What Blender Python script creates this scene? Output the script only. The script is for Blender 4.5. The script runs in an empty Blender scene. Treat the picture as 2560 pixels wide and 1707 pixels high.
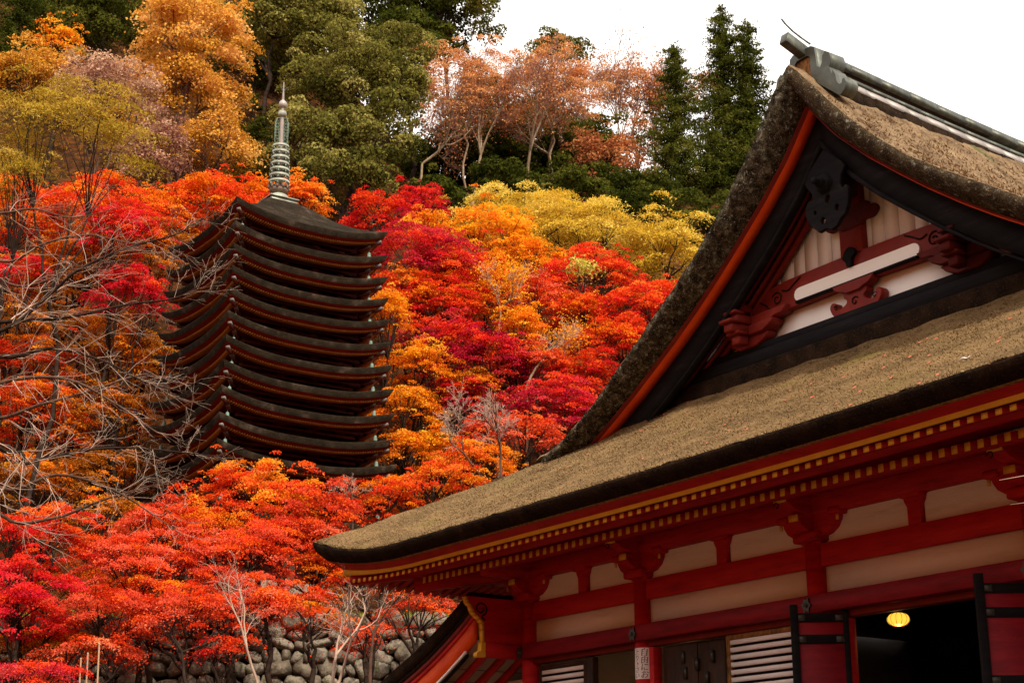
import bpy, math, random
import numpy as np
from mathutils import Vector, Matrix
random.seed(7); RNG = np.random.default_rng(7)
scene = bpy.context.scene
col = scene.collection

# ------------------------------------------------------------------ camera
FPX = 3950.0                                   # focal length in pixels of the 2560 px photograph
PITCH = math.radians(17.5); AZ = math.radians(34.5)
CAM = np.array([20.56, -14.5, 0.0])
FW = np.array([-math.cos(AZ)*math.cos(PITCH), math.sin(AZ)*math.cos(PITCH), math.sin(PITCH)])
RT = np.cross(FW, [0, 0, 1.0]); RT /= np.linalg.norm(RT)
UPV = np.cross(RT, FW)
cd = bpy.data.cameras.new('camera'); cam = bpy.data.objects.new('camera', cd); col.objects.link(cam)
cd.sensor_width = 36.0; cd.lens = FPX/2560.0*36.0
cd.clip_start = 0.1; cd.clip_end = 2000.0
M = Matrix(((RT[0], UPV[0], -FW[0], CAM[0]), (RT[1], UPV[1], -FW[1], CAM[1]), (RT[2], UPV[2], -FW[2], CAM[2]), (0, 0, 0, 1)))
cam.matrix_world = M
scene.camera = cam

# ------------------------------------------------------------------ sky, sun, exposure
SUN_DIR = np.array([0.70, -0.12, 0.74]); SUN_DIR /= np.linalg.norm(SUN_DIR)
w = bpy.data.worlds.new('World'); scene.world = w; w.use_nodes = True
nt = w.node_tree; nt.nodes.clear()
out = nt.nodes.new('ShaderNodeOutputWorld'); bg = nt.nodes.new('ShaderNodeBackground')
sky = nt.nodes.new('ShaderNodeTexSky'); sky.sky_type = 'NISHITA'; sky.sun_disc = False
sky.sun_elevation = math.asin(SUN_DIR[2]); sky.sun_rotation = math.atan2(SUN_DIR[0], SUN_DIR[1])
sky.dust_density = 4.0; sky.air_density = 1.0
mx = nt.nodes.new('ShaderNodeMix'); mx.data_type = 'RGBA'; mx.inputs[0].default_value = 0.85   # thin bright overcast over the sky
mx.inputs[7].default_value = (12.0, 11.2, 10.3, 1)
nt.links.new(sky.outputs[0], mx.inputs[6]); nt.links.new(mx.outputs[2], bg.inputs[0])
bg.inputs[1].default_value = 0.14
nt.links.new(bg.outputs[0], out.inputs[0])
sl = bpy.data.lights.new('sun', 'SUN'); sun = bpy.data.objects.new('sun', sl); col.objects.link(sun)
sl.energy = 3.9; sl.angle = math.radians(1.5); sl.color = (1.0, 0.90, 0.74)
sun.rotation_euler = Vector(SUN_DIR).to_track_quat('Z', 'Y').to_euler()
scene.view_settings.view_transform = 'Standard'; scene.view_settings.look = 'None'
scene.view_settings.exposure = 0.22; scene.view_settings.gamma = 1.0
scene.view_settings.use_curve_mapping = False
scene.cycles.max_bounces = 6; scene.cycles.transparent_max_bounces = 4

# ------------------------------------------------------------------ helpers
def at(px, py, d):                             # a point seen at photo pixel (px,py), d metres along the view axis
    return CAM + d*(FW + RT*(px-1280)/FPX - UPV*(py-853.5)/FPX)
K = 2560/2352.0
def atd(x, y, d): return at(x*K, y*K, d)

def tag(o, label=None, cat=None, group=None, kind=None):
    if label: o['label'] = label
    if cat: o['category'] = cat
    if group: o['group'] = group
    if kind: o['kind'] = kind
    return o
def thing(name, loc, label, cat, group=None):
    o = bpy.data.objects.new(name, None); col.objects.link(o); o.location = tuple(loc)
    o.empty_display_size = 0.3
    return tag(o, label, cat, group)
def wloc(o):
    p = np.zeros(3)
    while o is not None:
        p += np.array(o.location); o = o.parent
    return p
def make_mesh(name, V, F, mats, mi=None, smooth=False):
    V = np.asarray(V, dtype=np.float64).reshape(-1, 3)
    me = bpy.data.meshes.new(name)
    me.vertices.add(len(V)); me.vertices.foreach_set('co', V.ravel())
    if isinstance(F, np.ndarray):
        nf, k = F.shape
        me.loops.add(nf*k); me.polygons.add(nf)
        me.loops.foreach_set('vertex_index', F.ravel().astype(np.int32))
        me.polygons.foreach_set('loop_start', np.arange(0, nf*k, k, dtype=np.int32))
        me.polygons.foreach_set('loop_total', np.full(nf, k, dtype=np.int32))
    else:
        tot = [len(f) for f in F]; nf = len(F)
        me.loops.add(sum(tot)); me.polygons.add(nf)
        me.loops.foreach_set('vertex_index', np.array([i for f in F for i in f], dtype=np.int32))
        st = np.concatenate([[0], np.cumsum(tot)[:-1]]).astype(np.int32) if nf else np.zeros(0, np.int32)
        me.polygons.foreach_set('loop_start', st)
        me.polygons.foreach_set('loop_total', np.array(tot, dtype=np.int32))
    if not isinstance(mats, (list, tuple)): mats = [mats]
    for m in mats: me.materials.append(m)
    if mi is not None: me.polygons.foreach_set('material_index', np.asarray(mi, dtype=np.int32))
    if smooth: me.polygons.foreach_set('use_smooth', np.ones(nf, dtype=bool))
    me.update(calc_edges=True)
    return me
def mk(name, V, F, mats, parent=None, mi=None, smooth=False, bevel=0, origin=None):
    V = np.asarray(V, dtype=np.float64).reshape(-1, 3)
    org = (V.min(0)+V.max(0))/2 if origin is None else np.asarray(origin, float)
    me = make_mesh(name, V-org, F, mats, mi, smooth)
    o = bpy.data.objects.new(name, me); col.objects.link(o)
    if parent is not None:
        o.parent = parent; o.location = tuple(org-wloc(parent))
    else: o.location = tuple(org)
    if bevel:
        b = o.modifiers.new('bevel', 'BEVEL'); b.width = bevel; b.segments = 1; b.limit_method = 'ANGLE'
    return o
def link_copy(me, name, loc, parent, rot=None, scale=None):
    o = bpy.data.objects.new(name, me); col.objects.link(o)
    if parent is not None: o.parent = parent; o.location = tuple(np.asarray(loc, float)-wloc(parent))
    else: o.location = tuple(loc)
    if rot is not None: o.rotation_euler = rot
    if scale is not None: o.scale = scale
    return o
BF = [(0, 3, 2, 1), (4, 5, 6, 7), (0, 1, 5, 4), (1, 2, 6, 5), (2, 3, 7, 6), (3, 0, 4, 7)]
def boxv(x0, x1, y0, y1, z0, z1):
    return [(x0, y0, z0), (x1, y0, z0), (x1, y1, z0), (x0, y1, z0), (x0, y0, z1), (x1, y0, z1), (x1, y1, z1), (x0, y1, z1)]
def box(name, x0, x1, y0, y1, z0, z1, m, parent, bevel=0.008, **kw):
    return mk(name, boxv(x0, x1, y0, y1, z0, z1), BF, m, parent, bevel=bevel, **kw)
class MB:                                       # collects shapes into one mesh
    def __init__(s): s.V = []; s.F = []; s.M = []
    def add(s, V, F, m=0):
        n = len(s.V); s.V += [tuple(v) for v in V]; s.F += [tuple(i+n for i in f) for f in F]; s.M += [m]*len(F)
    def box(s, *a, m=0): s.add(boxv(*a), BF, m)
    def build(s, name, mats, parent, **kw): return mk(name, s.V, s.F, mats, parent, mi=s.M, **kw)
def beam_between(mb, a, b, w_, h_, m=0, up=(0, 0, 1)):
    a = Vector(a); b = Vector(b); d = (b-a).normalized(); u = Vector(up)
    s = d.cross(u).normalized()*(w_/2); t = s.cross(d).normalized()*(h_/2)
    V = [a-s-t, a+s-t, b+s-t, b-s-t, a-s+t, a+s+t, b+s+t, b-s+t]
    mb.add(V, BF, m)
def segs(P0, P1, R0, R1, n=4):                  # tapered tubes, vectorised
    P0 = np.asarray(P0, float); P1 = np.asarray(P1, float); R0 = np.asarray(R0, float); R1 = np.asarray(R1, float)
    d = P1-P0; d /= (np.linalg.norm(d, axis=1, keepdims=True)+1e-9)
    a = np.where(np.abs(d[:, 2:3]) > .9, np.array([[1., 0, 0]]), np.array([[0, 0, 1.]]))
    u = np.cross(d, a); u /= np.linalg.norm(u, axis=1, keepdims=True); v = np.cross(d, u)
    ang = np.arange(n)*2*math.pi/n
    c = np.cos(ang)[None, :, None]; s = np.sin(ang)[None, :, None]
    ring = u[:, None, :]*c+v[:, None, :]*s
    A = P0[:, None, :]+ring*R0[:, None, None]; B = P1[:, None, :]+ring*R1[:, None, None]
    V = np.concatenate([A, B], axis=1).reshape(-1, 3)
    base = (np.arange(len(P0))*2*n)[:, None, None]
    i = np.arange(n); j = (i+1) % n
    f = np.stack([i, j, j+n, i+n], axis=1)[None]
    return V, (base+f).reshape(-1, 4)
def seg_obj(name, L, m, parent=None, n=4, smooth=True):
    L = np.array([list(a)+list(b)+[r, s] for a, b, r, s in L])
    V, F = segs(L[:, :3], L[:, 3:6], L[:, 6], L[:, 7], n)
    return mk(name, V, F, m, parent, smooth=smooth)
def catmull(P, k=6, closed=True):
    P = [np.array(p, float) for p in P]; n = len(P); R = []
    rngi = range(n) if closed else range(n-1)
    for i in rngi:
        if closed: a, b, c, d = P[i-1], P[i], P[(i+1) % n], P[(i+2) % n]
        else: a, b, c, d = P[max(i-1, 0)], P[i], P[i+1], P[min(i+2, n-1)]
        for t in np.linspace(0, 1, k, endpoint=False):
            R.append(.5*((2*b)+(-a+c)*t+(2*a-5*b+4*c-d)*t*t+(-a+3*b-3*c+d)*t**3))
    if not closed: R.append(P[-1])
    return R
def shape(name, loops, plane, pos, depth, m, parent, smooth_k=0, bevel=0.0, mats=None):
    """flat outline(s) with holes extruded to real thickness. plane 'XZ' at Y=pos..pos+depth, 'YZ' at X=pos..pos+depth"""
    cu = bpy.data.curves.new(name, 'CURVE'); cu.dimensions = '2D'; cu.fill_mode = 'BOTH'
    cu.extrude = depth/2-bevel; cu.bevel_depth = bevel; cu.bevel_resolution = 0
    if bevel: cu.offset = -bevel
    for lp in loops:
        pts = catmull(lp, smooth_k) if smooth_k else lp
        s = cu.splines.new('POLY'); s.points.add(len(pts)-1); s.use_cyclic_u = True
        for i, p in enumerate(pts): s.points[i].co = (p[0], p[1], 0, 1)
    to = bpy.data.objects.new('tmp', cu); col.objects.link(to)
    bpy.context.view_layer.update()
    dg = bpy.context.evaluated_depsgraph_get()
    me = bpy.data.meshes.new_from_object(to.evaluated_get(dg))
    nv = len(me.vertices); a = np.zeros(nv*3); me.vertices.foreach_get('co', a); a = a.reshape(-1, 3)
    F = [tuple(p.vertices) for p in me.polygons]
    bpy.data.objects.remove(to); bpy.data.meshes.remove(me); bpy.data.curves.remove(cu)
    if plane == 'XZ': V = np.stack([a[:, 0], pos+depth/2-a[:, 2], a[:, 1]], 1)
    else: V = np.stack([pos+depth/2+a[:, 2], a[:, 0], a[:, 1]], 1)
    return mk(name, V, F, m, parent)

# ------------------------------------------------------------------ materials
def newmat(name):
    m = bpy.data.materials.new(name); m.use_nodes = True
    return m, m.node_tree, m.node_tree.nodes['Principled BSDF']
def ramp(nt, stops):
    r = nt.nodes.new('ShaderNodeValToRGB'); e = r.color_ramp.elements
    while len(e) > 1: e.remove(e[-1])
    e[0].position = stops[0][0]; e[0].color = (*stops[0][1], 1)
    for p, c in stops[1:]:
        x = e.new(p); x.color = (*c, 1)
    return r
def surf(name, stops, scale=4, detail=6, rough=.7, spec=.2, bump=.2, bscale=40, stretch=(1, 1, 1), metal=0, bdist=.02, rot=(0, 0, 0)):
    m, nt, b = newmat(name); N = nt.nodes; L = nt.links
    tc = N.new('ShaderNodeTexCoord'); mp = N.new('ShaderNodeMapping')
    geo = N.new('ShaderNodeNewGeometry'); L.new(geo.outputs['Position'], mp.inputs[0])
    mp.inputs['Scale'].default_value = stretch; mp.inputs['Rotation'].default_value = rot
    n1 = N.new('ShaderNodeTexNoise'); n1.inputs['Scale'].default_value = scale; n1.inputs['Detail'].default_value = detail; n1.inputs['Roughness'].default_value = .65
    L.new(mp.outputs[0], n1.inputs[0])
    r = ramp(nt, stops); L.new(n1.outputs[0], r.inputs[0]); L.new(r.outputs[0], b.inputs['Base Color'])
    b.inputs['Roughness'].default_value = rough; b.inputs['Specular IOR Level'].default_value = spec; b.inputs['Metallic'].default_value = metal
    if bump:
        n2 = N.new('ShaderNodeTexNoise'); n2.inputs['Scale'].default_value = bscale; n2.inputs['Detail'].default_value = 4
        L.new(mp.outputs[0], n2.inputs[0])
        bp = N.new('ShaderNodeBump'); bp.inputs['Strength'].default_value = bump; bp.inputs['Distance'].default_value = bdist
        L.new(n2.outputs[0], bp.inputs['Height']); L.new(bp.outputs[0], b.inputs['Normal'])
    return m
RED = surf('red_lacquer', [(.3, (.27, .006, .010)), (.45, (.44, .010, .013)), (.6, (.52, .015, .014)), (.75, (.60, .030, .018))], 3.5, detail=9, rough=.6, spec=.2, bump=.25, bscale=22, stretch=(.5, .5, 3))
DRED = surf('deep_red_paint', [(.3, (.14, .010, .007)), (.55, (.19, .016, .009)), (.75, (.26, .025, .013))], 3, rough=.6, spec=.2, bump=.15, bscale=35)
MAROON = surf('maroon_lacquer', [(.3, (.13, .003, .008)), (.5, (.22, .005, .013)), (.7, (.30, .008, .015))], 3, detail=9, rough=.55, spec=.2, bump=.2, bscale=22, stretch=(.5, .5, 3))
ORANGE = surf('vermilion_paint', [(.3, (.62, .045, .006)), (.6, (.78, .085, .008)), (.8, (.70, .06, .01))], 2.2, rough=.55, spec=.2, bump=.12, bscale=25)
GOLD = surf('ochre_paint', [(.3, (.72, .34, .03)), (.7, (.88, .48, .05))], 3, rough=.6, spec=.2, bump=.05)
WHITE = surf('plaster_white', [(.25, (.64, .53, .46)), (.45, (.82, .74, .68)), (.75, (.88, .81, .76))], 1.6, rough=.8, spec=.1, bump=.25, bscale=18, stretch=(.6, 1, 4))
BROWNW = surf('aged_backing_board', [(.3, (.34, .28, .23)), (.7, (.46, .39, .33))], 3, bump=0)
WPLANK = surf('white_plank_paint', [(.25, (.74, .68, .62)), (.4, (.88, .84, .80)), (.8, (.91, .88, .85))], 1.8, rough=.8, spec=.05, bump=0, stretch=(1, 1, 1))
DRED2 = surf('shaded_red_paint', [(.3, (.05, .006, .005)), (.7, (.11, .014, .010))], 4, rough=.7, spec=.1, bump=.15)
BLACK = surf('black_weathered_wood', [(.3, (.006, .006, .007)), (.6, (.013, .012, .013)), (.8, (.030, .028, .030))], 3, rough=.8, spec=.08, bump=.3, bscale=30, stretch=(.5, 1, 4))
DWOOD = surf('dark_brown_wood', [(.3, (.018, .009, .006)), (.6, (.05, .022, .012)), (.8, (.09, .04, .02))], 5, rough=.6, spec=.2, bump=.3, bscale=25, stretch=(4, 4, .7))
BROWN = surf('worn_brown_wood', [(.3, (.05, .025, .012)), (.5, (.25, .12, .04)), (.75, (.42, .20, .07))], 9, rough=.7, spec=.1, bump=.3, bscale=30, stretch=(2, 2, 1))
PAPER = surf('paper', [(.3, (.86, .82, .82)), (.7, (.90, .87, .87))], 8, rough=.9, spec=0, bump=0)
INK = surf('ink', [(.3, (.012, .008, .02)), (.7, (.03, .02, .04))], 20, bump=0)
IRON = surf('dark_iron_fitting', [(.3, (.012, .014, .010)), (.7, (.05, .05, .035))], 30, rough=.4, spec=.5, bump=.2, bscale=80)
COPPER = surf('weathered_copper', [(.25, (.035, .040, .034)), (.5, (.075, .080, .065)), (.68, (.13, .145, .115)), (.82, (.20, .26, .21))], 1.6, rough=.45, spec=.5, bump=.12, bscale=25, stretch=(1, 6, 1), metal=.35)
COPPERL = surf('pale_copper_sheet', [(.25, (.26, .23, .21)), (.55, (.38, .34, .32)), (.75, (.48, .45, .42))], 2, rough=.5, spec=.4, bump=.05, bscale=20, metal=.2)
VERD = surf('verdigris_bronze', [(.25, (.14, .13, .11)), (.5, (.30, .30, .24)), (.75, (.42, .52, .42))], 3.5, rough=.5, spec=.4, bump=.1, metal=.2)
VERDG = surf('bright_verdigris', [(.3, (.10, .16, .12)), (.7, (.22, .32, .25))], 12, rough=.6, spec=.3, bump=0)

def thatch(name, stops, sc, moss=None, spk=(.46, .34, .20), bump=1.0, bsc=26, stretch=(1, 1, 1), bdist=.05):
    m, nt, b = newmat(name); N = nt.nodes; L = nt.links
    geo = N.new('ShaderNodeNewGeometry'); mp = N.new('ShaderNodeMapping'); mp.inputs['Scale'].default_value = stretch
    L.new(geo.outputs['Position'], mp.inputs[0])
    def noise(s, d=6, ro=.65):
        n = N.new('ShaderNodeTexNoise'); n.inputs['Scale'].default_value = s; n.inputs['Detail'].default_value = d; n.inputs['Roughness'].default_value = ro
        L.new(mp.outputs[0], n.inputs[0]); return n
    n1 = noise(sc); r = ramp(nt, stops); L.new(n1.outputs[0], r.inputs[0]); colo = r.outputs[0]
    n3 = noise(70, 3); rs = ramp(nt, [(.58, (0, 0, 0)), (.68, (1, 1, 1))]); L.new(n3.outputs[0], rs.inputs[0])
    mixs = N.new('ShaderNodeMix'); mixs.data_type = 'RGBA'; L.new(rs.outputs[0], mixs.inputs[0]); L.new(colo, mixs.inputs[6]); mixs.inputs[7].default_value = (*spk, 1); colo = mixs.outputs[2]
    n4 = noise(34, 4); rd = ramp(nt, [(.34, (1, 1, 1)), (.44, (0, 0, 0))]); L.new(n4.outputs[0], rd.inputs[0])
    mixd = N.new('ShaderNodeMix'); mixd.data_type = 'RGBA'; L.new(rd.outputs[0], mixd.inputs[0]); L.new(colo, mixd.inputs[6]); mixd.inputs[7].default_value = (.05, .035, .02, 1); colo = mixd.outputs[2]
    if moss:
        n5 = noise(moss[0], 8, .7); rm = ramp(nt, [(moss[1], (0, 0, 0)), (moss[1]+.08, (1, 1, 1))]); L.new(n5.outputs[0], rm.inputs[0])
        mixm = N.new('ShaderNodeMix'); mixm.data_type = 'RGBA'; L.new(rm.outputs[0], mixm.inputs[0]); L.new(colo, mixm.inputs[6]); mixm.inputs[7].default_value = (*moss[2], 1); colo = mixm.outputs[2]
    L.new(colo, b.inputs['Base Color']); b.inputs['Roughness'].default_value = .95; b.inputs['Specular IOR Level'].default_value = .05
    n2 = noise(bsc, 6, .75); bp = N.new('ShaderNodeBump'); bp.inputs['Strength'].default_value = bump; bp.inputs['Distance'].default_value = bdist
    L.new(n2.outputs[0], bp.inputs['Height']); L.new(bp.outputs[0], b.inputs['Normal'])
    return m
THATCH = thatch('bark_thatch', [(.3, (.10, .060, .026)), (.48, (.21, .128, .056)), (.62, (.31, .185, .085)), (.75, (.22, .165, .05))], 1.8, moss=(.9, .56, (.19, .145, .045)), bsc=34, stretch=(.4, 1, 1))
THATCHM = thatch('bark_thatch_main', [(.32, (.13, .08, .05)), (.5, (.32, .21, .12)), (.66, (.46, .31, .18))], 3.0, moss=(1.1, .60, (.16, .15, .07)), bsc=22, stretch=(1, 1, .6), bdist=.08)
THATCHF = thatch('thatch_edge_mossy', [(.32, (.022, .014, .010)), (.5, (.065, .042, .025)), (.68, (.12, .085, .045))], 5, moss=(13, .56, (.36, .35, .26)), bump=1.0, bsc=30, bdist=.08)
THATCHR = thatch('thatch_edge_lichen', [(.36, (.010, .008, .007)), (.47, (.045, .035, .022)), (.58, (.12, .10, .06)), (.68, (.32, .31, .25))], 9, moss=(20, .57, (.46, .46, .40)), bump=1, bsc=28, bdist=.08)
THATCHD = thatch('thatch_edge_dark', [(.35, (.010, .006, .004)), (.6, (.030, .016, .009)), (.78, (.075, .042, .024))], 4, spk=(.05, .03, .02), bump=.7)
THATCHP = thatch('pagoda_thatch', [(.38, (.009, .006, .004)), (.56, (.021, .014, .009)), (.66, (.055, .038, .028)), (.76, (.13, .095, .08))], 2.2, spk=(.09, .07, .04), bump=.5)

def leafmat(name, stops, trans=.35):
    m = bpy.data.materials.new(name); m.use_nodes = True; nt = m.node_tree; N = nt.nodes; L = nt.links; N.clear()
    o = N.new('ShaderNodeOutputMaterial'); a = N.new('ShaderNodeAttribute'); a.attribute_name = 'tint'
    r = ramp(nt, stops); L.new(a.outputs['Fac'], r.inputs[0])
    d = N.new('ShaderNodeBsdfDiffuse'); t = N.new('ShaderNodeBsdfTranslucent'); g = N.new('ShaderNodeMixShader')
    g.inputs[0].default_value = trans
    L.new(r.outputs[0], d.inputs[0]); L.new(r.outputs[0], t.inputs[0])
    L.new(d.outputs[0], g.inputs[1]); L.new(t.outputs[0], g.inputs[2]); L.new(g.outputs[0], o.inputs[0])
    return m
LM = {
 'red':      [(0, (.42, .012, .012)), (.5, (.72, .022, .022)), (.8, (.85, .07, .02)), (1, (.90, .14, .03))],
 'crimson':  [(0, (.20, .006, .025)), (.5, (.46, .012, .04)), (.8, (.66, .03, .05)), (1, (.75, .10, .08))],
 'orangered':[(0, (.50, .03, .008)), (.4, (.78, .06, .015)), (.75, (.88, .16, .02)), (1, (.92, .30, .04))],
 'orange':   [(0, (.50, .09, .005)), (.4, (.82, .20, .010)), (.75, (.92, .33, .02)), (1, (.95, .45, .05))],
 'amber':    [(0, (.55, .17, .006)), (.4, (.86, .33, .010)), (.75, (.95, .45, .02)), (1, (.95, .55, .05))],
 'coral':    [(0, (.42, .045, .012)), (.4, (.76, .085, .035)), (.75, (.86, .15, .075)), (1, (.92, .30, .12))],
 'pink':     [(0, (.50, .012, .03)), (.5, (.85, .03, .05)), (.8, (.90, .06, .06)), (1, (.90, .16, .08))],
 'yellow':   [(0, (.28, .16, .012)), (.4, (.58, .36, .03)), (.75, (.76, .52, .06)), (1, (.82, .64, .14))],
 'olive':    [(0, (.16, .10, .010)), (.4, (.36, .23, .022)), (.75, (.50, .33, .04)), (1, (.60, .42, .08))],
 'golden':   [(0, (.24, .10, .010)), (.4, (.56, .26, .025)), (.75, (.80, .42, .08)), (1, (.88, .52, .19))],
 'evergreen':[(0, (.028, .032, .007)), (.4, (.12, .11, .02)), (.75, (.27, .235, .055)), (1, (.42, .35, .11))],
 'cedar':    [(0, (.016, .022, .004)), (.5, (.060, .070, .010)), (.8, (.115, .115, .018)), (1, (.18, .155, .03))],
 'rust':     [(0, (.26, .08, .035)), (.4, (.50, .18, .07)), (.75, (.70, .31, .12)), (1, (.82, .44, .18))],
 'mauve':    [(0, (.24, .10, .07)), (.4, (.42, .22, .15)), (.75, (.55, .33, .22)), (1, (.66, .44, .28))],
 'brownorange':[(0, (.22, .06, .008)), (.4, (.44, .13, .012)), (.75, (.62, .24, .02)), (1, (.72, .34, .04))],
 'lime':     [(0, (.14, .13, .01)), (.5, (.36, .32, .03)), (1, (.60, .56, .12))],
}
LMAT = {k: leafmat('leaf_'+k, v) for k, v in LM.items()}
BARKD = surf('bark_dark', [(.3, (.018, .011, .008)), (.7, (.05, .032, .024))], 6, rough=.9, spec=.05, bump=.4, bscale=12)
BARKM = surf('bark_brown', [(.3, (.06, .032, .022)), (.7, (.15, .085, .06))], 6, rough=.9, spec=.05, bump=.4, bscale=12)
BARKP = surf('bark_pale', [(.3, (.20, .13, .08)), (.7, (.36, .27, .18))], 6, rough=.9, spec=.05, bump=.3, bscale=12)
TWIG = surf('twig_pale_pink', [(.3, (.36, .24, .18)), (.7, (.60, .44, .35))], 3, rough=.8, spec=.1, bump=0)
TWIGM = surf('twig_mauve', [(.3, (.20, .10, .08)), (.7, (.36, .21, .17))], 3, rough=.8, spec=.1, bump=0)
SOIL = surf('leaf_littered_soil', [(.3, (.018, .010, .006)), (.5, (.05, .022, .010)), (.62, (.12, .04, .012)), (.75, (.05, .045, .012))], 2.2, detail=10, rough=.95, spec=0, bump=.6, bscale=6, bdist=.2)
GRAVEL = surf('gravel', [(.3, (.05, .032, .022)), (.7, (.10, .068, .048))], 30, rough=.95, spec=0, bump=.3)
STONE = surf('wall_stone', [(.32, (.035, .030, .024)), (.45, (.13, .11, .085)), (.56, (.28, .24, .19)), (.64, (.09, .10, .04)), (.74, (.42, .37, .30))], 4.5, detail=9, rough=.9, spec=.1, bump=.8, bscale=9, bdist=.05)
STONE2 = surf('wall_stone_brown', [(.3, (.06, .050, .038)), (.5, (.15, .125, .09)), (.65, (.24, .21, .16)), (.8, (.10, .11, .05))], 4, detail=9, rough=.9, spec=.1, bump=.8, bscale=9, bdist=.05)

# ------------------------------------------------------------------ ground, hillside and added light-blocking slopes
FH = np.array([FW[0], FW[1]]); FH /= np.linalg.norm(FH); RH = np.array([RT[0], RT[1]])
def du(x, y):
    rx = x-CAM[0]; ry = y-CAM[1]
    return rx*FH[0]+ry*FH[1], rx*RH[0]+ry*RH[1]
PD = [-400, 24, 33, 38.4, 39.4, 43, 50, 52, 56, 60, 66, 75, 84, 92, 120, 600]
PZ = [-1.6, -1.6, 0.8, 2.9, 5.05, 5.6, 7.6, 9.4, 14.2, 18.0, 23.5, 30.0, 36.0, 39.5, 43.0, 45.0]
def terrain(x, y):
    d, u = du(np.asarray(x, float), np.asarray(y, float))
    z = np.interp(d, PD, PZ)
    side = np.clip((-u-3)/15, 0, 1); side = side*side*(3-2*side)
    z = z+side*np.interp(d, [55, 70, 95, 130, 600], [0, 4, 15, 22, 26])
    yy = np.asarray(y, float); sky_block = np.clip(-29-yy, 0, 60)*.75  # unseen slope added behind the camera to keep low sky light off the hall
    z = np.maximum(z, -1.6+sky_block*np.clip((30-d)/10, 0, 1))
    xx = np.asarray(x, float); z = np.maximum(z, -1.6+np.clip(xx-46, 0, 60)*.7)  # second unseen slope, added to cut low sky light from the +X side
    z = z+.35*np.sin(x*.7+1)*np.sin(y*.6)*np.clip((d-41)/6, 0, 1)
    return z
ds = np.concatenate([[-120, -90], np.arange(-60, 22, 4), np.arange(22, 130, 1.2), [150, 200, 300, 600]]); ds = np.unique(np.concatenate([ds, [38.4, 39.4]]))
us = np.concatenate([[-600, -300, -150], np.arange(-120, 81, 2.0), [150, 300, 600]])
DD, UU = np.meshgrid(ds, us, indexing='ij')
XX = CAM[0]+DD*FH[0]+UU*RH[0]; YY = CAM[1]+DD*FH[1]+UU*RH[1]; ZZ = terrain(XX, YY)
V = np.stack([XX, YY, ZZ], -1).reshape(-1, 3); nu = len(us)
i = np.arange(len(ds)-1)[:, None]*nu+np.arange(nu-1)[None]
F = np.stack([i, i+1, i+nu+1, i+nu], -1).reshape(-1, 4)
yv = YY[:-1, :-1].ravel(); dv = np.repeat(ds[:-1], nu-1)
BOUNCE = surf('warm_bounce_ground', [(.3, (.10, .03, .012)), (.5, (.24, .07, .02)), (.7, (.34, .13, .03))], 1.5, detail=10, rough=.95, spec=0, bump=.5, bscale=5, bdist=.2)  # red-brown for the added slope, so it bounces warm light at the hall
hs = mk('hillside', V, F, [SOIL, GRAVEL, BOUNCE], smooth=True, mi=np.where(dv < 20, np.where(yv < -29, 2, 1), 0)); tag(hs, kind='structure')

# ------------------------------------------------------------------ the hall
XC = 6.3
COLX = [0.0, 2.82, 6.30, 9.66, 12.6]
hall = thing('shrine_hall', (XC, 4.5, -1.6), 'vermilion shrine hall with thatched hip-and-gable roof, white plaster panels and ochre rafter ends', 'shrine hall')
H = hall
def eave_gentle(X): return .0015*max(0.0, X-4.5)**2 if X < 12 else .0015*7.5**2
def sweep(X):                                   # rise of the front eave towards its corners
    a = np.clip((0.2-X)/2.77, 0, 1)
    b = np.clip((X-12.6)/2.57, 0, 1)
    return .42*a**2.1 + .40*b**2.1
TX = [0, .15, .31, .5, .72, 1.0, 1.5, 2, 2.5, 3, 3.5, 4, 4.5, 5, 5.5, 6.04, 7.8, 8.87]
TZ = [10.36, 10.22, 10.02, 9.80, 9.52, 9.20, 8.69, 8.24, 7.88, 7.54, 7.20, 6.87, 6.54, 6.26, 6.04, 5.86, 4.88, 4.26]
UX = [0, .1, .5, 1, 1.5, 2, 2.5, 3, 3.5, 4, 4.5, 5, 5.6]
UZ = [9.84, 9.70, 9.20, 8.72, 8.30, 7.90, 7.53, 7.19, 6.88, 6.58, 6.30, 6.03, 5.74]
def T(x): return float(np.interp(abs(x), TX, TZ))
def U(x): return float(np.interp(abs(x), UX, UZ))
fE = lambda e: float(np.interp(e, [0, 1.07, 2.83, 3.6], [4.26, 4.90, 5.92, 6.50]))
def wob(x, y, s=.02): return s*(math.sin(x*5.1+y*3.3)+math.sin(x*11.7-y*8.1+1)*.6+math.sin(y*17.3+x*2.1)*.5)

# front skirt roof: top surface + thick cut edge + underside lip
NV = 26; xs = np.unique(np.concatenate([np.linspace(-2.57, 1, 34), np.linspace(1, 11.6, 90), np.linspace(11.6, 15.17, 30)]))
V = []; F = []; MI = []
NU = len(xs); rows = []
for k in range(NV+1):
    e = 3.55*k/NV; row = []
    for s in np.linspace(0, 1, NU):
        xl = -2.57+min(e, 2.83); xr = 15.17-min(e, 2.83)
        X0 = xs[int(round(s*(NU-1)))]; f = (X0+2.57)/17.74
        X = xl+(xr-xl)*f
        z = fE(e)+(sweep(X0)+eave_gentle(X0))*max(0, 1-e/3.2)**1.6+wob(X, e, .012)
        row.append(len(V)); V.append((X, -2.57+e+(wob(X*3, 0, .01) if k == 0 else 0), z))
    rows.append(row)
for k in range(NV):
    for j in range(NU-1):
        F.append((rows[k][j], rows[k][j+1], rows[k+1][j+1], rows[k+1][j])); MI.append(0)
skirt = mk('skirt_roof_thatch', V, F, THATCH, H, smooth=True)
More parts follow.
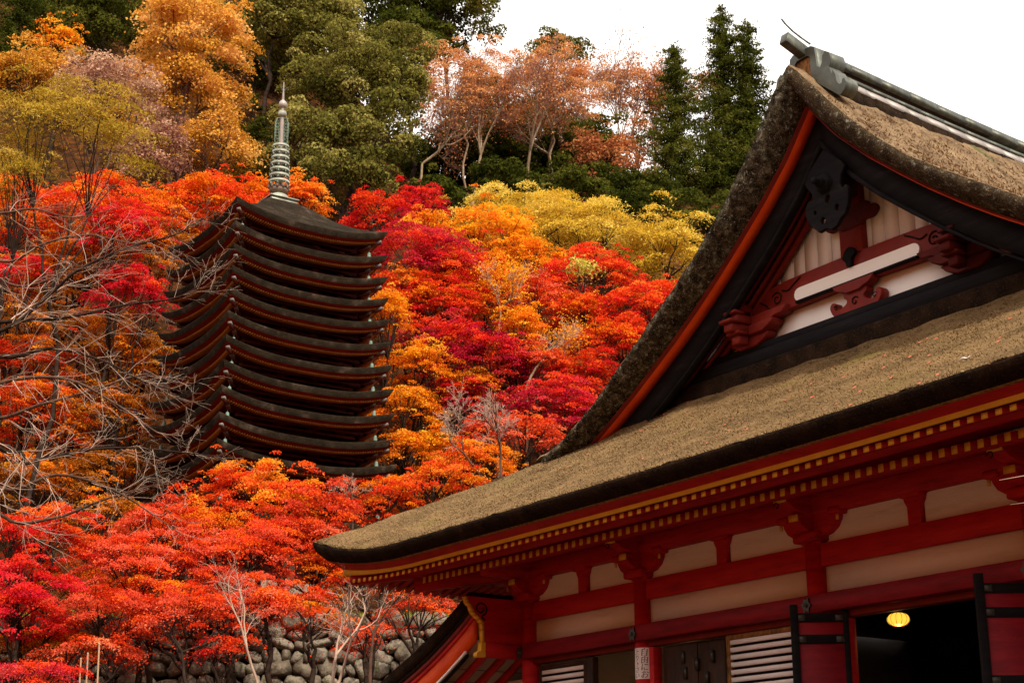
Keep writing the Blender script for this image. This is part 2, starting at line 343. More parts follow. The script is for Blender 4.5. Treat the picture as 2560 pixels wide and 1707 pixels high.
# left and right side slopes below the gable, joined with the main slopes (one thatched sheet each side)
def side_slope(sgn):
    V = []; F = []; es = np.concatenate([np.linspace(0, 2.83, 14), 8.87-np.array([5.5, 5, 4.5, 4, 3.5, 3, 2.5, 2, 1.5, 1.25, 1.0, .85, .72, .6, .5, .4, .31, .2, .1, 0.0])])
    es = np.unique(np.round(np.concatenate([es, np.arange(3, 8.4, .25)]), 3))
    ys = np.linspace(0, 1, 90); rows = []
    for e in es:
        x = 8.87-e; row = []
        y0 = -2.57+e if e < 2.57 else 0.0
        for t in ys:
            tt = t**1.5
            Y = y0+(9.2-y0)*tt
            z = T(x) if e > 2.83 else fE(e)
            if e < 2.83:
                a = np.clip((0.2-(Y-min(e, 2.57)))/2.77, 0, 1); z += .42*a**2.1*max(0, 1-e/3.2)**1.6
            else:
                z += -.05*math.sin(min(1, Y/9)*math.pi)*0 + wob(Y*1.7, x*2, .012)
                if t == 0: z -= .03
            if e > 3: z -= .10*math.sin(min(1.0, Y/9.2)*math.pi)*min(1, (e-3)/3)
            row.append(len(V)); V.append((XC+sgn*x, Y, z))
        rows.append(row)
    for a in range(len(es)-1):
        for j in range(len(ys)-1):
            q = (rows[a][j], rows[a][j+1], rows[a+1][j+1], rows[a+1][j])
            F.append(q if sgn > 0 else q[::-1])
    return mk('main_roof_slope', V, F, THATCHM, H, smooth=True)
side_slope(1); side_slope(-1)
# thick raked edge of the gable roof: arris at Y~0, lower edge at Y=.26, soffit behind
def rake(sgn):
    V = []; F = []; MI = []; xs_ = np.linspace(0, 5.95, 120); n = 6
    for x in xs_:
        t, u = T(x)-.01, U(x) if x < 5.6 else U(5.6)-(x-5.6)*.55
        pr_ = [(0.0, t), (-.045, t-.05), (-.03, t-.5*(t-u)), (.20, u+.10*(t-u)), (.385, u), (1.6, u+.02)]
        for k, (Y, z) in enumerate(pr_):
            q = wob(x*3+k, k*2.3, .011) if 0 < k < 4 else 0
            V.append((XC+sgn*x, Y+q, z+q*.5))
    for a in range(len(xs_)-1):
        for k in range(n-1):
            i0 = a*n+k
            f = (i0, i0+1, i0+n+1, i0+n)
            F.append(f if sgn < 0 else f[::-1]); MI.append(0)
    return mk('gable_thatch_edge', V, F, THATCHR if sgn < 0 else THATCHF, H, smooth=True)
rake(1); rake(-1)
# eave edges: thick dark cut thatch, red fascia, ochre batten
def eave_strip(name, prof, m, side='front', smooth=False):
    """prof(X) -> list of (Yoffset outward coordinate, z) ; runs along X (front) or mirrored to the left side"""
    XSs = np.concatenate([np.linspace(-1, 0, 40), np.linspace(0.05, 1, 60)])
    V = []; F = []
    for q in XSs:
        base = prof(0)
        n = len(base)
        for (o, dz) in base:
            # o = distance of the line outside the column plane; q in -1..1 along the eave
            if side == 'front':
                xl, xr = -o, 12.6+o
                X = xl*(-q) if q <= 0 else xr*q
                X0 = -2.57*(-q) if q <= 0 else 15.17*q
                V.append((X, -o, 4.26+dz[0]+eave_gentle(X0)+sweep(X0)*dz[1]-(.14*dz[2]*sweep(X0)/.42)))
            else:
                yl = -o; Y = yl*(-q) if q <= 0 else 9.2*q
                Y0 = -2.57*(-q) if q <= 0 else 3
                V.append((-o, Y, 4.26+dz[0]+sweep(Y0)*dz[1]-(.14*dz[2]*sweep(Y0)/.42)))
    for a in range(len(XSs)-1):
        for k in range(n-1):
            i0 = a*n+k; f = (i0, i0+1, i0+n+1, i0+n)
            F.append(f if side != 'front' else f[::-1])
    return mk(name, V, F, m, H, smooth=smooth)
for sd in ('front', 'left'):
    eave_strip('eave_thatch_edge', lambda X: [(2.57, (0.005, 1, 0)), (2.585, (-.03, 1, .1)), (2.54, (-.09, 1, .5)), (2.40, (-.175, 1, 1)), (2.20, (-.18, .9, 1))], THATCHD, sd, True)
    eave_strip('eave_bark_strip', lambda X: [(2.40, (-.177, 1, 1)), (2.385, (-.190, 1, 1)), (2.30, (-.190, 1, 1))], BROWN, sd)
    eave_strip('fascia_board', lambda X: [(2.36, (-.185, .97, 1)), (2.20, (-.252, .80, 1)), (2.14, (-.252, .8, 1))], RED, sd)
    eave_strip('fascia_board', lambda X: [(2.205, (-.247, .80, 1)), (2.195, (-.300, .70, 1)), (2.165, (-.300, .70, 1)), (2.165, (-.26, .70, 1))], GOLD, sd)
    eave_strip('upper_soffit', lambda X: [(2.19, (-.25, .6, 1)), (1.30, (.02, .12, 0))], RED, sd)
    eave_strip('eave_support_beam', lambda X: [(1.46, (.0, .08, 0)), (1.46, (-.17, .08, 0)), (1.40, (-.225, .06, 0)), (1.36, (-.225, .06, 0))], RED, sd)
    eave_strip('lower_soffit', lambda X: [(1.36, (-.22, .06, 0)), (0.0, (.09, .0, 0))], RED, sd)

# rafters: one mesh for each row, shared by every rafter
def rafter_mesh(w_, h_, L_, slope):
    V = [(-w_/2, 0, -h_), (w_/2, 0, -h_), (w_/2, L_, L_*slope-h_), (-w_/2, L_, L_*slope-h_), (-w_/2, 0, 0), (w_/2, 0, 0), (w_/2, L_, L_*slope), (-w_/2, L_, L_*slope)]
    V = np.array(V); return make_mesh('rafter', V, BF, [RED, GOLD], mi=[0, 0, 1, 0, 0, 0])
RA = rafter_mesh(.080, .064, .80, .30); RB = rafter_mesh(.080, .095, 1.30, .225)
def rz(q, row):
    s = float(sweep(q)); g = eave_gentle(q)
    return (4.26-.302+g+s*.62-.14*s/.42) if row == 0 else (4.26-.245+s*.12)
for n_ in range(97):
    q = -1.96+.1745*n_
    if q < 14.6: link_copy(RA, 'rafter', (q, -2.13, rz(q, 0)), H)
for n_ in range(86):
    q = -1.12+.1745*n_
    if q < 13.8: link_copy(RB, 'rafter', (q, -1.31, rz(q, 1)), H, scale=(1, min(1, max(.15, (1.31+min(q, 0))/1.31)) if q < 0 else 1, 1))
for n_ in range(22):                             # rafters of the left eave
    q = -1.9+.1745*n_
    link_copy(RA, 'rafter', (-2.13, q, rz(min(q, 3), 0)), H, rot=(0, 0, -math.pi/2))
for n_ in range(22):
    q = -1.12+.1745*n_
    link_copy(RB, 'rafter', (-1.31, q, rz(min(q, 3), 1)), H, rot=(0, 0, -math.pi/2), scale=(1, min(1, max(.15, (1.31+min(q, 0))/1.31)), 1))
hb = MB(); beam_between(hb, (-2.10, -2.10, 4.05), (-.9, -.9, 4.16), .17, .20); beam_between(hb, (-1.34, -1.34, 3.92), (.1, .1, 4.10), .18, .22)
hb.build('hip_rafter', RED, H, bevel=.01)

# wall: columns, tie beams, plaster panels
def cyl(name, x, y, z0, z1, r, m, parent, n=24):
    a = np.arange(n)*2*math.pi/n
    V = [(x+r*math.cos(t), y+r*math.sin(t), z0) for t in a]+[(x+r*math.cos(t), y+r*math.sin(t), z1) for t in a]
    F = [(i, (i+1) % n, n+(i+1) % n, n+i) for i in range(n)]+[tuple(range(n))[::-1], tuple(range(n, 2*n))]
    o = mk(name, V, F, m, parent)
    o.data.polygons.foreach_set('use_smooth', np.array([True]*n+[False]*2)); return o
for x in COLX: cyl('column', x, 0, -1.6, 3.58, .145, RED, H)
box('frieze_board', 0, 12.6, .045, .12, 3.5, 4.1, RED, H, 0)
for a, b in zip(COLX[:-1], COLX[1:]):
    box('tie_beam', a+.13, b-.13, -.07, .10, 3.285, 3.575, RED, H)
    box('plaster_panel', a+.10, b-.10, .0, .06, 2.93, 3.29, WHITE, H, 0)
    m_ = (a+b)/2; bw = (b-a)
    for s in (0, 1):                              # two rounded frieze panels each bay
        x0, x1 = (a+.16, m_-.115) if s == 0 else (m_+.115, b-.16)
        r = .09
        ar = lambda cx, cz, t0, t1: [(cx+r*math.cos(t), cz+r*math.sin(t)) for t in np.linspace(t0, t1, 6)]
        zt = 3.945
        shape('frieze_panel', [[(x0, 3.56), (x1, 3.56)]+ar(x1-r, zt-r, 0, math.pi/2)+ar(x0+r, zt-r, math.pi/2, math.pi)], 'XZ', .018, .04, WHITE, H)
    # strut between the bays
    shape('strut', [[(m_-.10, 3.575), (m_+.10, 3.575), (m_+.105, 3.80), (m_+.14, 3.86), (m_+.17, 3.95), (m_-.17, 3.95), (m_-.14, 3.86), (m_-.105, 3.80)]], 'XZ', -.05, .11, RED, H, bevel=.006)
    box('bearing_block', m_-.15, m_+.15, -.12, .04, 3.90, 3.975, RED, H)
box('eave_purlin', -.9, 13.5, -.13, .12, 3.95, 4.34, RED, H, .012)
box('eave_purlin', -.12, .13, -.9, 9, 3.952, 4.341, RED, H, .012)
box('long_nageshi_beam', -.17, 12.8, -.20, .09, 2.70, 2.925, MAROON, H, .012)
box('door_lintel', -.02, 12.6, -.055, .10, 2.62, 2.70, DRED, H)
# bracket sets
def bracket(x):
    P = [(-.155, 3.575), (.155, 3.575), (.19, 3.64), (.20, 3.67), (.30, 3.69), (.41, 3.76), (.47, 3.85), (.48, 3.90), (.55, 3.92), (.56, 3.99), (-.56, 3.99), (-.55, 3.92), (-.48, 3.90), (-.47, 3.85), (-.41, 3.76), (-.30, 3.69), (-.20, 3.67), (-.19, 3.64)]
    br = shape('bracket_arm', [[(x+p, z) for p, z in P]], 'XZ', -.10, .16, RED, H, bevel=.008)
    box('bearing_block', x-.21, x+.21, -.22, .1, 3.60, 3.72, RED, H, .02)
    Q = [(0, 3.70), (-.18, 3.72), (-.32, 3.79), (-.37, 3.87), (-.37, 3.93), (-.10, 3.96), (0, 3.96)]
    shape('projecting_arm', [[(y, z) for y, z in Q]], 'YZ', x-.075, .15, RED, H, bevel=.008)
    box('gilded_arm_end', x-.078, x+.078, -.385, -.371, 3.84, 3.925, GOLD, H, 0)
    Q = [(0, 3.93), (-.30, 3.95), (-.45, 3.99), (-.58, 4.06), (-.59, 4.13), (0, 4.2)]
    shape('projecting_arm', [[(y, z) for y, z in Q]], 'YZ', x-.10, .20, RED, H, bevel=.008)
    box('gilded_arm_end', x-.103, x+.103, -.607, -.591, 4.055, 4.125, GOLD, H, 0)
    for s in (-1, 1):
        box('bearing_block', x+s*.46-.10, x+s*.46+.10, -.15, .02, 3.90, 3.985, RED, H, .012)
        box('gilded_arm_end', x+s*.50-.02 + (0 if s < 0 else 0), x+s*.50+.02, -.118, -.103, 3.82, 3.89, GOLD, H, 0)
    sw = [(x-.06-.055*math.cos(t)*(1-t/9), -.605, 4.02+.05*math.sin(t)*(1-t/9)) for t in np.linspace(0, 5, 12)]
    seg_obj('carved_scroll', [(sw[i], sw[i+1], .008, .008) for i in range(len(sw)-1)], BLACK, H)
for x in COLX: bracket(x)
# nail covers on the long beam: six petalled iron rosettes
def rosette(x, z, y):
    L_ = [[(x+r*math.cos(t), z+1.25*r*math.sin(t)) for t, r in [(k*math.pi/6, .085 if k % 2 == 0 else .055) for k in range(12)]]]
    o = shape('nail_cover', L_, 'XZ', y-.02, .02, IRON, H)
    cyl_ = MB()
    a = np.arange(10)*2*math.pi/10
    cyl_.add([(x+.025*math.cos(t), y-.02, z+.03*math.sin(t)) for t in a]+[(x+.015*math.cos(t), y-.045, z+.02*math.sin(t)) for t in a], [(i, (i+1) % 10, 10+(i+1) % 10, 10+i) for i in range(10)]+[tuple(range(10, 20))])
    cyl_.build('nail_boss', IRON, o)
for x in COLX[:4]: rosette(x-.02, 2.80, -.203)
# dark interior
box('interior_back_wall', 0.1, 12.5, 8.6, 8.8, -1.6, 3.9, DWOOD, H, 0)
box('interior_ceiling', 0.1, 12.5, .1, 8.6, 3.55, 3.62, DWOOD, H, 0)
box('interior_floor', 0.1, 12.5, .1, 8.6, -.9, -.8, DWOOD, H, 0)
box('side_wall', -.06, .06, .14, 9, -1.6, 4.0, WHITE, H, 0)
box('side_wall', 12.54, 12.66, .14, 9, -1.6, 4.0, WHITE, H, 0)
shape('rear_wall', [[(-.06, -1.6), (12.66, -1.6), (12.66, 4.3)]+[(XC+x, T(x)-.45) for x in (5, 4, 3, 2, 1, 0, -1, -2, -3, -4, -5)]+[(-.06, 4.3)]], 'XZ', 9.0, .12, WHITE, H)
box('veranda_floor', -1.2, 13.8, -1.6, .14, -.98, -.9, DWOOD, H, 0)
# bay 1: slatted window then dark gap
def slat_window(x0, x1, zt, fm, nsl, zb=.9, fw_=.07):
    wn = mk('slatted_window', boxv(x0-fw_, x0, -.02, .06, zb, zt+fw_), BF, fm, H)
    box('frame_rail', x0-.002, x1+.002, -.02, .06, zt, zt+fw_, fm, wn, 0)
    box('frame_stile', x1, x1+fw_, -.02, .06, zb, zt+fw_, fm, wn, 0)
    me = make_mesh('slat', np.array(boxv(-(x1-x0)/2, (x1-x0)/2, -.012, .012, -.030, .030)), BF, PAPER)
    n = 0
    while n < nsl:
        link_copy(me, 'slat', ((x0+x1)/2, .0, zt-.032-.098*n), wn); n += 1
    box('dark_backing', x0, x1, .05, .06, zb, zt, INK, wn, 0)
slat_window(.30, 1.38, 2.505, DWOOD, 12)
slat_window(4.62, 6.12, 2.545, BROWN, 12)
box('door_post', 1.46, 1.62, -.03, .08, -.8, 2.6, DWOOD, H)
box('wooden_door_panel', 3.18, 3.9, .03, .07, -.8, 2.6, DWOOD, H)
box('wooden_door_panel', 3.9, 4.45, .045, .085, -.8, 2.6, BROWN if False else DWOOD, H)
for k, (x, z) in enumerate([(3.62, 2.42), (3.66, 2.2), (3.9, 2.3), (4.1, 2.1), (3.75, 1.95), (4.22, 2.38), (3.6, 1.8), (4.15, 1.85)]):
    box('door_inlay', x-.03, x+.03, .0, .031 if x < 3.9 else .044, z-.08, z+.08, IRON, H, 0)
box('door_post', 3.02, 3.12, -.10, .06, -.8, 2.60, RED, H)
box('door_post', 6.74, 6.84, -.06, .06, -.8, 2.60, RED, H)
box('door_post', 9.46, 9.54, -.06, .06, -.8, 2.60, RED, H)
# folding door leaves, opened outwards
def leaf(hx, hy, fx, fy):
    d = np.array([fx-hx, fy-hy]); Lw = np.linalg.norm(d); d /= Lw; nrm = np.array([-d[1], d[0]])
    def P(u, v, z): return (hx+d[0]*u+nrm[0]*v, hy+d[1]*u+nrm[1]*v, z)
    def bx(name, u0, u1, v0, v1, z0, z1, m, par):
        V = [P(u0, v0, z0), P(u1, v0, z0), P(u1, v1, z0), P(u0, v1, z0), P(u0, v0, z1), P(u1, v0, z1), P(u1, v1, z1), P(u0, v1, z1)]
        F = BF
        return mk(name, V, F, m, par, bevel=.004)
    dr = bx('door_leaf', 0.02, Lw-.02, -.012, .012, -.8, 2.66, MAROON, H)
    bx('door_stile', 0, .07, -.03, .03, -.8, 2.70, BLACK, dr); bx('door_stile', Lw-.09, Lw, -.045, .045, -.8, 2.76, BLACK, dr)
    for z in (2.60, 2.34, 1.62, 1.0, .4):
        bx('door_rail', .06, Lw-.08, -.026, .026, z-.055, z+.055, BLACK, dr)
        for s in (-1, 1):
            for (u0, u1) in ((.055, .16), (Lw-.18, Lw-.085)):
                bx('metal_fitting', u0, u1, s*.027-.003, s*.027+.003, z-.035, z+.035, IRON, dr)
leaf(6.84, -.07, 6.40, -.62); leaf(9.72, -.07, 9.28, -.66)

# gable wall (Y=1.1) : planks, post, rainbow beam, sill, carved supports
GW = 1.10
box('plaster_board', XC-4.2, XC+4.2, GW+.03, GW+.08, 6.3, 7.40, WPLANK, H, 0)
px_ = XC-3.3; k = 0
while px_ < XC+3.3:
    wd = .255+.03*math.sin(k*2.1); x0, x1 = px_+.0035, px_+wd-.0035
    zt = min(U(x0-XC), U(x1-XC))+.1; zb = 7.35; zt0, zt1 = U(x0-XC)+.1, U(x1-XC)+.1
    if x0 < XC < x1: zt0 = zt1 = 9.6
    y = GW+.03+.0015*math.sin(k*3.7)
    if max(zt0, zt1) > zb+.05:
        V = [(x0, y, zb), (x1, y, zb), (x1, y+.008, zb), (x0, y+.008, zb), (x0, y, max(zb+.01, zt0)), (x1, y, max(zb+.01, zt1)), (x1, y+.008, max(zb+.01, zt1)), (x0, y+.008, max(zb+.01, zt0))]
        mk('plank', V, BF, WPLANK, H)
    px_ += wd; k += 1
shape('dark_backing', [[(XC-2.9, 7.0), (XC+2.9, 7.0), (XC+.05, 9.5), (XC-.05, 9.5)]], 'XZ', GW+.040, .02, BROWNW, H)
box('king_post', XC-.205, XC+.215, GW-.10, GW+.04, 7.70, 9.3, DRED, H, .02)
# rainbow beam with its slot: red band above and below
zt = 7.74
beam = [(XC-2.0, 7.42), (XC-1.85, 7.62), (XC-1.6, 7.70), (XC-1.2, 7.735), (XC, 7.75), (XC+1.2, 7.735), (XC+1.6, 7.70), (XC+1.85, 7.62), (XC+2.0, 7.42), (XC+1.75, 7.30), (XC+1.3, 7.29), (XC, 7.31), (XC-1.3, 7.29), (XC-1.75, 7.30)]
shape('rainbow_beam', [beam], 'XZ', GW-.10, .14, DRED, H, smooth_k=4, bevel=.01)
slot = []
for cx, t0, t1 in ((XC+1.12, -math.pi/2, math.pi/2), (XC-1.0, math.pi/2, 3*math.pi/2)):
    for t in np.linspace(t0, t1, 8): slot.append((cx+.09*math.cos(t)*1.2, 7.44+.10*math.sin(t)))
shape('white_slot_board', [slot], 'XZ', GW-.125, .03, WPLANK, H)
box('slot_black_moulding', XC-1.06, XC+1.20, GW-.165, GW-.10, 7.305, 7.345, BLACK, H, .008)
# carved swirls on the beam ends
def spiral(cx, cz, r0, turns, sgn, y, rr=.011, n=26):
    P = [(cx+sgn*r0*(1-.8*t)*math.cos(turns*2*math.pi*t+.5), y, cz+r0*(1-.8*t)*math.sin(turns*2*math.pi*t+.5)) for t in np.linspace(0, 1, n)]
    return [(P[i], P[i+1], rr, rr) for i in range(n-1)]
def poly(P, y, rr=.011):
    Q = catmull(P, 5, closed=False); Q = [(q[0], y, q[1]) for q in Q]
    return [(Q[i], Q[i+1], rr, rr) for i in range(len(Q)-1)]
for s in (-1, 1):
    L2_ = [spiral(XC+s*1.47, 7.50, .11, 1.35, s, GW-.112), poly([(XC+s*1.36, 7.60), (XC+s*1.24, 7.57), (XC+s*1.12, 7.63), (XC+s*.98, 7.70)], GW-.112), poly([(XC+s*1.85, 7.55), (XC+s*1.7, 7.46), (XC+s*1.62, 7.38), (XC+s*1.45, 7.36), (XC+s*1.3, 7.37)], GW-.112)]
    for q_ in L2_: seg_obj('carved_scroll', q_, BLACK, H)
# king post collar brackets and small carved knot
def cloud(cx, cz, w_, h_):
    P = []
    for s in (1, -1):
        q = [(0, -.5), (.35, -.48), (.5, -.30), (.8, -.32), (1.0, -.05), (.92, .22), (.7, .30), (.62, .5), (.3, .5)]
        q = [(s*a*w_+cx, b*h_+cz) for a, b in q]
        P += q if s > 0 else q[::-1]
    return P
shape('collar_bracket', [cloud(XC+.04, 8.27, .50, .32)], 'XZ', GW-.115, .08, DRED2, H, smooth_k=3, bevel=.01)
shape('beam_knot', [[(XC-.05, 7.78), (XC+.02, 7.82), (XC+.09, 7.80), (XC+.13, 7.72), (XC+.06, 7.66), (XC+.04, 7.56), (XC-.02, 7.54), (XC-.05, 7.62), (XC-.10, 7.68)]], 'XZ', GW-.17, .08, BLACK, H, smooth_k=3)
box('upper_purlin_end', XC-.2, XC+.2, .72, GW, 8.55, 8.95, DWOOD, H)
# frog-leg strut
fl = [(0, .30), (.10, .31), (.15, .36), (.24, .33), (.25, .25), (.19, .20), (.20, .15), (.32, .10), (.42, .13), (.44, .21), (.52, .22), (.56, .15), (.50, .04), (.38, -.01), (0, -.01)]
P = [(XC+.06+a*.86, 6.90+b*.95) for a, b in fl]+[(XC+.06-a*.86, 6.90+b*.95) for a, b in fl[::-1][1:-1]]
shape('frog_leg_strut', [P], 'XZ', GW-.14, .15, DRED, H, smooth_k=3, bevel=.008)
for q_ in (spiral(XC+.06, 7.03, .07, 1, 1, GW-.15, .010), spiral(XC+.42, 7.02, .04, 1, 1, GW-.15, .008), spiral(XC-.30, 7.02, .04, 1, -1, GW-.15, .008)): seg_obj('carved_scroll', q_, BLACK, H)
shape('strut_bracket', [[(XC-.06, 7.17), (XC+.18, 7.17), (XC+.24, 7.20), (XC+.33, 7.22), (XC+.40, 7.26), (XC+.44, 7.32), (XC-.32, 7.32), (XC-.28, 7.26), (XC-.20, 7.22), (XC-.12, 7.20)]], 'XZ', GW-.18, .16, DRED, H, bevel=.008)
# corner bracket clusters of the gable
for s in (-1, 1):
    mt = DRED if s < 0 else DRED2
    for pts_, yf in (([(1.22, 7.35), (2.62, 7.35), (2.62, 7.27), (2.40, 7.20), (1.55, 7.20), (1.46, 7.24), (1.30, 7.25)], .20),
                     ([(1.44, 7.195), (2.50, 7.195), (2.44, 7.11), (2.30, 7.05), (1.66, 7.05), (1.52, 7.11)], .26),
                     ([(1.60, 7.045), (2.42, 7.045), (2.38, 6.96), (2.22, 6.88), (1.86, 6.88), (1.68, 6.96)], .20)):
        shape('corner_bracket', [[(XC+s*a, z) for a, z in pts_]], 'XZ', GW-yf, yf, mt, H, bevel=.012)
    c = XC+s*2.02
    for zz0, zz1, hw_, y0_ in ((6.89, 7.03, .08, .46), (7.06, 7.19, .09, .60), (7.21, 7.34, .10, .50)):
        box('projecting_arm', c-hw_, c+hw_, GW-y0_, GW-.205 if zz0 > 7.2 else GW-.265, zz0, zz1, mt, H, .015)
        box('bearing_block', c-.13, c+.13, GW-y0_-.06, GW-y0_+.14, zz1-.005, zz1+.045, mt, H, .012)
    if s < 0: box('purlin_end', XC-2.40, XC-1.98, .70, GW, 7.42, 7.54, DRED, H, .015)
    # red boards following the slope under the barge boards
    for k, (o0, o1, yy) in enumerate([(.24, .36, .76), (.375, .42, .88), (.43, .50, .97)]):
        V = []; F = []; n = 24
        for x in np.linspace(.15, 4.6, n):
            a_, b_ = U(x)-o0, U(x)-o1
            V += [(XC+s*x, yy, a_), (XC+s*x, yy, b_), (XC+s*x, yy+.10, b_), (XC+s*x, yy+.10, a_)]
        for i in range(n-1):
            for j in range(4):
                q = (i*4+j, i*4+(j+1) % 4, i*4+4+(j+1) % 4, i*4+4+j); F.append(q if s > 0 else q[::-1])
        F += [(0, 1, 2, 3)[::-1], tuple((n-1)*4+j for j in range(4))]
        mk('rake_board', V, F, DRED, H)
    # bargeboard in black with a moulded lower lip, and its vermilion batten
    def follow(name, y0, y1, o0, o1, m, x0=.0, x1=5.35, taper=0):
        V = []; F = []; n = 50
        for x in np.linspace(x0, x1, n):
            a_, b_ = U(x)-o0, U(x)-o1+taper*(x-x0)
            V += [(XC+s*x, y0, a_), (XC+s*x, y0, b_), (XC+s*x, y1, b_), (XC+s*x, y1, a_)]
        for i in range(n-1):
            for j in range(4):
                q = (i*4+j, i*4+(j+1) % 4, i*4+4+(j+1) % 4, i*4+4+j); F.append(q if s > 0 else q[::-1])
        F += [(0, 1, 2, 3)[::-1], tuple((n-1)*4+j for j in range(4))]
        return mk(name, V, F, m, H)
    follow('vermilion_batten', .38, .57, .0, .05, ORANGE)
    follow('bargeboard', .56, .64, .05, .52, BLACK, taper=.02)
    follow('bargeboard_lip', .53, .66, .49, .59, BLACK, taper=.02)
    follow('rake_soffit', .30, 1.2, .015, .03, DRED)
# sill beams under the gable
box('gable_sill', XC-3.35, XC+3.35, GW-.16, GW+.1, 6.78, 6.915, BLACK, H, .01)
box('gable_sill', XC-3.7, XC+3.7, GW-.24, GW+.1, 6.58, 6.78, BLACK, H, .01)
box('gable_bark_strip', XC-4.1, XC+4.1, GW-.30, GW+.1, 6.18, 6.58, THATCHD, H, .02)
# hanging gable pendant (gegyo) with pierced holes and boss
gc = XC+.12; gy = .47
g = [(-.34, 8.86), (0, 9.12), (.34, 8.86), (.46, 8.72), (.36, 8.60), (.33, 8.46), (.36, 8.38), (.44, 8.42), (.50, 8.34), (.48, 8.12), (.40, 7.98), (.30, 7.93), (.20, 7.84), (.08, 7.80), (-.04, 7.86), (-.2, 7.84), (-.30, 7.93), (-.40, 8.02), (-.47, 8.16), (-.47, 8.32), (-.40, 8.40), (-.30, 8.38), (-.31, 8.50), (-.40, 8.60), (-.46, 8.70)]
hole = lambda cx, cz, r: [(gc+cx+r*math.cos(-t)*.8, cz+r*math.sin(-t)) for t in np.arange(8)*math.pi/4]
g = [(a*.84, 8.70+(z-8.66)*.92-.02) for a, z in g]
gg = shape('gable_pendant', [[(gc+a, z+.03) for a, z in g], hole(.03, 8.39, .062), hole(-.08, 8.10, .052), hole(.19, 8.21, .05), hole(-.22, 8.26, .035)], 'XZ', gy-.02, .07, BLACK, H, bevel=.008)
mb = MB()
for (r0, r1, y0, y1, nn) in ((.15, .13, gy-.02, gy-.09, 6), (.085, .075, gy-.09, gy-.16, 6), (.05, .05, gy-.16, gy-.25, 10)):
    a = np.arange(nn)*2*math.pi/nn
    mb.add([(gc+r0*math.cos(t), y0, 8.62+r0*math.sin(t)) for t in a]+[(gc+r1*math.cos(t), y1, 8.62+r1*math.sin(t)) for t in a], [(i, (i+1) % nn, nn+(i+1) % nn, nn+i) for i in range(nn)]+[tuple(range(nn, 2*nn))])
mb.build('pendant_boss', BLACK, gg)

# ridge: layered copper box ridge, sheet by sheet
def rsag(Y): return -.16*math.sin(min(max(Y-.3, 0)/12, 1)*math.pi)*1.2-.02*Y
def ridge_course(name, hw0, hw1, z0, z1, m, y0=.42, y1=9.3, step=.55, jit=.0):
    Y = y0; k = 0
    while Y < y1:
        Y2 = min(Y+step, y1); e = jit*math.sin(k*2.7)
        V = []
        for yy in (Y+.004, Y2-.004):
            r = rsag(yy)
            V += [(XC-hw0-e, yy, z0+r), (XC+hw0+e, yy, z0+r), (XC+hw1+e, yy, z1+r), (XC-hw1-e, yy, z1+r)]
        F = [(0, 1, 2, 3)[::1], (4, 7, 6, 5), (0, 4, 5, 1), (1, 5, 6, 2), (2, 6, 7, 3), (3, 7, 4, 0)]
        mk(name, V, F, m, H); Y = Y2; k += 1
ridge_course('ridge_cap_sheet', .26, .25, 10.48, 10.60, COPPER, step=.6, jit=.003)
ridge_course('ridge_core', .20, .20, 10.38, 10.48, DWOOD, step=9)
ridge_course('ridge_band_sheet', .26, .25, 10.32, 10.38, COPPER, step=.5, jit=.002)
ridge_course('ridge_side_sheet', .36, .24, 10.13, 10.32, COPPERL, step=.42, jit=.004)
ridge_course('ridge_base_bark', .44, .36, 9.86, 10.13, THATCHD, step=.3, jit=.015)
# ridge-end ornament
half = [(.175, 10.66), (.24, 10.62), (.26, 10.45), (.275, 10.30), (.33, 10.26), (.375, 10.32), (.385, 10.42), (.44, 10.47), (.51, 10.42), (.545, 10.30), (.50, 10.20), (.42, 10.14), (.32, 10.11), (.20, 10.10)]
full = [(XC+a, z) for a, z in half]+[(XC-a, z) for a, z in half[::-1]]
inner = [(XC-.15, 10.14), (XC-.15, 10.50), (XC-.10, 10.54), (XC+.10, 10.54), (XC+.15, 10.50), (XC+.15, 10.14)]
orn = shape('ridge_end_ornament', [full], 'XZ', .32, .26, COPPER, H, bevel=.006)
shape('ornament_frame', [full, inner], 'XZ', .28, .04, COPPER, orn)
shape('ornament_panel', [[(XC-.15, 10.1), (XC-.15, 10.52), (XC+.15, 10.52), (XC+.15, 10.1)]], 'XZ', .312, .008, COPPERL if False else BROWN, orn)
for s in (-1, 1):
    wg = [(.28, 10.12), (.42, 10.20), (.50, 10.20), (.55, 10.14), (.57, 10.06), (.60, 10.10), (.64, 10.02), (.66, 9.90), (.70, 9.84), (.745, 9.84), (.76, 9.89), (.80, 9.89), (.83, 9.81), (.79, 9.73), (.70, 9.67), (.55, 9.80), (.3, 10.02)]
    shape('ornament_fin', [[(XC+s*a, z) for a, z in wg]], 'XZ', .24, .24, COPPER, orn)
    cv = MB()
mb = MB(); beam_between(mb, (XC, -.06, 10.76), (XC, .55, 10.56), .15, .17); mb.build('ridge_end_bar', COPPER, orn, bevel=.012)
rod = [(XC+.16, .30, 10.70), (XC+.09, .2, 10.80), (XC+.03, .1, 10.90), (XC-.03, .02, 11.02), (XC-.06, -.02, 11.10)]
seg_obj('lightning_rod', [(rod[i], rod[i+1], .014, .012) for i in range(4)], IRON, orn, n=6)

